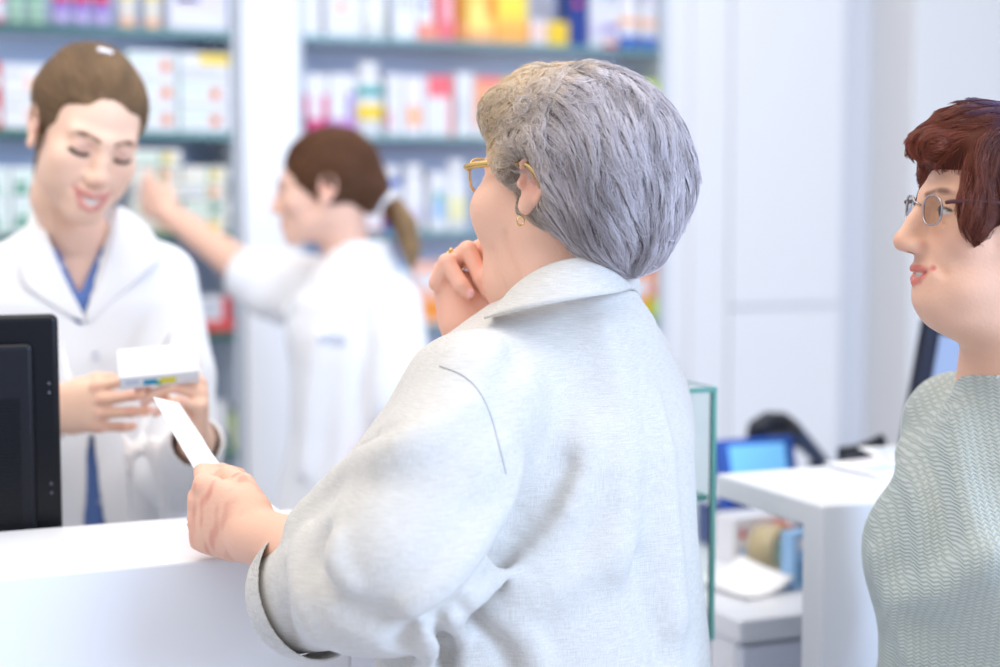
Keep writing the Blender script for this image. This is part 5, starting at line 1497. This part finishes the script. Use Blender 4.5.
CT.sub(Prism([(.074, zp(196)), (-.052, zp(196)), (-.046, zp(228)), (-.004, zp(318)), (.002, zp(318)), (.050, zp(262)), (.074, zp(212))], .0, .4, pt_, o), .003)
CT.sub(Prism([(-.014, zp(426)), (-.016, zp(426)), (-.052, .76), (.012, .76)], .0, .4, pt_, o), .003)
for pts, r in (([(186, 300), (196, 350), (204, 400)], .007), ([(170, 330), (150, 390), (140, 450)], .007), ([(60, 340), (70, 390), (78, 440)], .006), ([(150, 440), (160, 480), (164, 525)], .008), ([(182, 410), (196, 440), (208, 452)], .008), ([(120, 420), (128, 470), (132, 525)], .006)):
    q, k, up = fold(CT, pts, [r * .4, r, r * .6], .03, True, .003); CT.add(q, k)
CT.warp(lambda p, d: d + .0022 * fnoise(p, 24, 71) + .001 * fnoise(p, 60, 72))
ct = field_obj('lab_coat', CT, PC + np.array([-.36, -.36, -.62]), PC + np.array([.34, .26, .32]), .005, M_coat, pha, None, 2)
def lapel(par, F, inner_, outer_, m, name='lapel', lift=.004, d0=2.0, d1=2.95, th=.003, n=26):
    ri = catmull(inner_, n); ro = catmull(outer_, n); T_ = np.linspace(0, 1, 8)
    xy = np.array([[a * (1 - t) + c_ * t for t in T_] for a, c_ in zip(ri, ro)])
    D = np.array([[on_field(F, *q, d0, d1)[1] / P(*q, 1.0)[1] for q in r] for r in xy])
    D[D > d1 - .03] = np.nan
    good = D[~np.isnan(D)]; D[np.abs(D - np.median(good)) > .11] = np.nan
    while np.isnan(D).any():                       # where the cloth ends beneath it, carry on the neighbours' depth
        pad = np.pad(D, 1, constant_values=np.nan)
        nb_ = np.stack([pad[:-2, 1:-1], pad[2:, 1:-1], pad[1:-1, :-2], pad[1:-1, 2:]])
        with np.errstate(all='ignore'):
            import warnings; warnings.simplefilter('ignore'); mean = np.nanmean(nb_, 0)
        D = np.where(np.isnan(D), mean, D)
    for it in range(12):
        k = D.copy(); k[1:-1] = (k[:-2] + k[2:] + 2 * k[1:-1]) / 4; k[:, 1:-1] = (k[:, :-2] + k[:, 2:] + 2 * k[:, 1:-1]) / 4; D = np.minimum(k, D + .003)
    g = np.array([[P(*q, d) for q, d in zip(r, dr)] for r, dr in zip(xy, D)])
    g[:, :, 1] -= lift
    b = MB(); b.grid(g, m, th); return b.build(name, par, level=True)
CT0 = Field(); CT0.add(CT.ops[0][1])
for o_, f_, k_ in CT.ops[1:]:
    if o_ == 'u': CT0.add(f_, k_)
lapel(ct, CT0, [(118, 206), (113, 232), (101, 275), (88, 318)], [(136, 214), (160, 246), (152, 268), (89, 322)], M_coat)
lapel(ct, CT0, [(36, 192), (46, 228), (64, 274), (86, 318)], [(33, 208), (24, 246), (26, 286), (84, 322)], M_coat)
b = MB()
for px, py in ((96, 355), (99, 402)):
    w = on_field(CT0, px, py, 2.0, 2.95) - np.array([0, .004, 0]); b.lathe([(0, .003), (.0055, .0025), (.0065, 0)], M_btn, n=16, M=Matrix.Translation(tuple(w)) @ Matrix.Rotation(math.pi / 2, 4, 'X'))
b.build('buttons', ct, level=True)
# shirt collar points
lapel(sh_, SH, [(60, 246), (66, 258), (78, 280)], [(56, 262), (64, 276), (74, 292)], M_shirt, 'shirt_collar', .004, 2.2, 2.95, .003, 12)
lapel(sh_, SH, [(116, 226), (112, 245), (96, 280)], [(116, 250), (108, 270), (99, 292)], M_shirt, 'shirt_collar', .004, 2.2, 2.95, .003, 12)
legs(pha, PC, 192, M_whitetr, M_shoe, .88, .095, -.02)
# hair drawn back
HP = Field()
HP.add(Ell((0, -.022, .042), (.086, .100, .083)))
HP.add(Ell((0, -.045, .088), (.045, .05, .034)), .03)
HP.add(Ell((0, -.115, .03), (.035, .03, .035)), .02)
HP.sub(Ell((0, .105, -.040), (.093, .088, .101)), .006)
HP.sub(Ell((0, .05, -.13), (.16, .12, .085)), .015)
for s in (-1, 1): HP.sub(Ell((s * .050, .070, .036), (.024, .032, .020)), .014)
for s in (-1, 1): HP.sub(Ell((s * .098, -.010, -.012), (.026, .026, .036)), .008)
HP.add(Poly([(0, -.135, .03), (0, -.165, -.03), (0, -.15, -.13)], [.022, .026, .012]), .01)
HP.warp(lambda p, d: d + .0012 * fnoise(p * np.array([1.5, .4, 1.5], F4), 90, 81))
def pflow(p, n, k):
    t = np.zeros_like(p); t[:, 1] = -1; t[:, 2] = .15 + .4 * np.clip(-p[:, 2] / .05, 0, 1); return t
def phc(q, jit):
    n = fnoise(q.astype(F4) * np.array([1.6, .3, 1.6], F4), 120, 82)
    c = np.array(srgb(136, 108, 80)) * (1 + .28 * n[:, None])
    if jit is not None: c = c * (.65 + .7 * jit[:, None])
    return np.clip(c, 0, 1)
hp_ = hair_cap(pha, pHead, HP, pflow, phc, 7000, 7, .007, np.array([-.001, .0005, .001, .0012, .0012, .0012, .001]), (.00024, .00012), .05, .7)
b = MB(); b.box((-.012, -.006, -.003), (.012, .006, .004), mat('white_clip', srgb(244, 244, 250), .3), .002, 2, Matrix.Translation(tuple(pHead.out((.004, -.012, .1270)))) @ Matrix(PR.tolist()).to_4x4())
b.build('hair_clip', hp_, level=True)

# the carton in her hands
bw, bd, bh = .108, .062, .022
Rb = rotm(34, -4, 14)
b = MB(); Mx = Matrix.Translation(tuple(P(158, 366, 2.235))) @ Matrix(Rb.tolist()).to_4x4()
b.box((-bw / 2, -bd / 2, -bh / 2), (bw / 2, bd / 2, bh / 2), W_, .0015, 2, Mx)
for x0, x1, z0, z1, m in ((-.022, -.004, -.006, .003, cm(30, 150, 190)), (.0, .022, -.006, .004, cm(226, 216, 70)), (-.006, .002, -.007, -.001, cm(70, 180, 120)), (-.046, -.028, -.003, .004, cm(200, 206, 224))):
    b.box((x0, -bd / 2 - .0006, z0), (x1, -bd / 2 + .001, z1), m, 0, 1, Mx)
b.box((-.04, -.01, bh / 2 - .001), (.03, .006, bh / 2 + .0005), cm(228, 232, 240), 0, 1, Mx)
tag(b.build('carton', None, level=True), 'white medicine carton with coloured print held in the pharmacist\'s hands', 'box')

# ------------------------------------------------------------------ the assistant at the shelves
AC = P(356, 400, 3.42)
ass = person('assistant with brown ponytail and white coat reaching to the shelf', AC)
AR = rotm(-6, 0, 88); AH = P(324, 188, 3.36)
aHead = Placed(head_field(.2, False, 0, .95, .95, .9, .95), AR, AH, .98)
f = Field(); f.add(aHead)
f.add(Poly([aHead.out((0, -.03, -.06)), P(346, 250, 3.39), P(352, 285, 3.41)], [.05, .05, .075]), .025)
f.add(Ell(P(356, 320, 3.42), (.09, .09, .09)), .04)
shl, elb, wri = P(330, 288, 3.52), P(246, 270, 3.56), P(166, 212, 3.68)
f.add(Poly([shl, elb, wri], [.05, .042, .027]), .01)
aHand = Hand(wri, axes(tuple(P(140, 190, 3.76) - wri), (0, .3, 1), (0, -1, .3)), [(10, 20, 15), (15, 25, 15), (18, 28, 18), (22, 30, 20)], [(.022, -.008, .016), (.036, -.016, .044), (.038, -.028, .070), (.034, -.036, .09)], 1.0)
f.add(aHand)
nsh = P(390, 308, 3.28)
nel, nwr = P(398, 425, 3.26), P(352, 500, 3.2)
f.add(Poly([nsh, nel, nwr], [.05, .04, .028]), .01)
A_SKIN = srgb(246, 200, 178)
def acol(v):
    c = np.tile(np.array(A_SKIN), (len(v), 1)); q = aHead.loc(v.astype(F4)).astype(float)
    hd = np.linalg.norm(q, axis=1) < .18; cc = c[hd]
    head_colors(q[hd], cc, A_SKIN, srgb(214, 136, 128), srgb(110, 70, 55), .2, False, blush=srgb(244, 172, 154)); c[hd] = cc
    aHand.paint(v, c, A_SKIN); return c
field_obj('body', f, P(250, 350, 3.45) + np.array([-.36, -.34, -.4]), P(250, 350, 3.45) + np.array([.42, .46, .56]), .0045, M_skin, ass, acol)
AT = Field(); at_ = rotm(0, 0, 80); o = np.array([AC[0], AC[1], 0]); za = lambda y: zl(y, 3.42, 356)
AT.add(Tub([(.62, 0, .01, .205, .19), (za(520), 0, .01, .185, .170), (za(430), 0, .0, .172, .140), (za(350), 0, 0, .180, .130), (za(300), 0, 0, .170, .112), (za(272), 0, -.002, .13, .092), (za(254), 0, -.008, .078, .070), (za(240), 0, -.012, .062, .060)], at_, o))
AT.add(Ell(P(322, 330, 3.40), (.07, .12, .06)), .05)
AT.add(Poly([P(345, 292, 3.50), P(300, 284, 3.53), P(250, 274, 3.555)], [.075, .068, .066]), .03)
AT.add(Ell(P(272, 298, 3.54), (.062, .06, .05)), .03)
AT.add(Poly([P(390, 308, 3.28), P(402, 405, 3.265)], [.068, .066]), .03)
AT.sub(Cap(P(402, 395, 3.265), P(402, 450, 3.26), .054), .003)
e_ = elb - shl; e_ /= np.linalg.norm(e_)
AT.sub(Cap(elb - e_ * .02, elb + e_ * .15, .055), .003)
for pts, r in (([(320, 340), (312, 400), (306, 470)], .010), ([(350, 330), (346, 420), (338, 500)], .009), ([(385, 330), (378, 400), (372, 440)], .008), ([(300, 300), (285, 320), (272, 324)], .008)):
    q, k, up = fold(AT, pts, [r * .4, r, r * .8], .04, True, .004) if False else (Poly(list(catmull([on_field(AT, *q, 2.9, 3.9) for q in pts], 9)), np.linspace(r * .5, r, 9), .004), .04, True)
    AT.add(q, k)
AT.warp(lambda p, d: d + .003 * fnoise(p, 22, 91))
ac = field_obj('lab_coat', AT, P(340, 400, 3.45) + np.array([-.36, -.36, -.55]), P(340, 400, 3.45) + np.array([.32, .34, .40]), .007, M_coat, ass, None, 2)
lapel(ac, AT, [(318, 334), (330, 333), (345, 336)], [(318, 341), (331, 341), (346, 344)], mat('pocket_cotton', srgb(206, 212, 228), .8), 'pocket', .003, 2.9, 3.9, .003, 8)
lapel(ac, AT, [(330, 250), (326, 268), (318, 292)], [(346, 246), (340, 272), (320, 298)], M_coat, 'coat_collar', .006, 2.9, 3.9, .004, 10)
legs(ass, AC, 80, M_whitetr, M_shoe, .72, .095, -.02)
HA = Field()
HA.add(Ell((0, -.022, .036), (.084, .106, .094)))
HA.add(Ell((0, -.10, -.015), (.05, .04, .05)), .03)
HA.sub(Ell((0, .112, -.042), (.10, .084, .104)), .008)
HA.sub(Ell((0, .06, -.14), (.16, .125, .088)), .015)
for s in (-1, 1):
    HA.sub(Ell((s * .098, -.006, -.022), (.028, .022, .034)), .01)
HA.add(Poly([(0, -.115, -.035), (0, -.145, -.06), (0, -.165, -.10), (0, -.172, -.15), (0, -.168, -.185)], [.018, .024, .026, .020, .008]), .012)
HA.warp(lambda p, d: d + .0016 * fnoise(p * np.array([1.4, .5, 1], F4), 90, 92))
def aflow(p, n, k):
    t = np.zeros_like(p); b_ = np.clip((-.11 - p[:, 1]) / .02, 0, 1); t[:, 1] = -1 * (1 - b_); t[:, 2] = -.45 - b_; return t
def ahc(q, jit):
    n = fnoise(q.astype(F4) * np.array([1.4, .5, 1.4], F4), 100, 93)
    c = np.tile(np.array(srgb(112, 74, 50)), (len(q), 1)); tl_ = np.clip((-q[:, 1] - .135) / .03, 0, 1)[:, None]
    c = c * (1 - tl_) + np.array(srgb(176, 146, 108)) * tl_; c = c * (1 + .2 * n[:, None])
    if jit is not None: c = c * (.7 + .6 * jit[:, None])
    return np.clip(c, 0, 1)
ha_ = hair_cap(ass, aHead, HA, aflow, ahc, 4000, 7, .008, np.array([-.001, .0005, .001, .0015, .0015, .0015, .001]), (.0003, .00015), .08, .7, box=((-.15, -.26, -.24), (.15, .15, .18)), h=.0045)
b = MB(); q0 = aHead.out((0, -.125, -.045)); fr = frame(aHead.out((0, -.15, -.07)) - q0)
b.tube([tuple(q0 + fr @ np.array([.022 * math.cos(a), .022 * math.sin(a), .003 * math.sin(3 * a)])) for a in np.linspace(0, 6.28, 20, endpoint=False)], .008, mat('white_clip', (1, 1, 1)), 8, True); b.build('hair_tie', ha_, level=True)
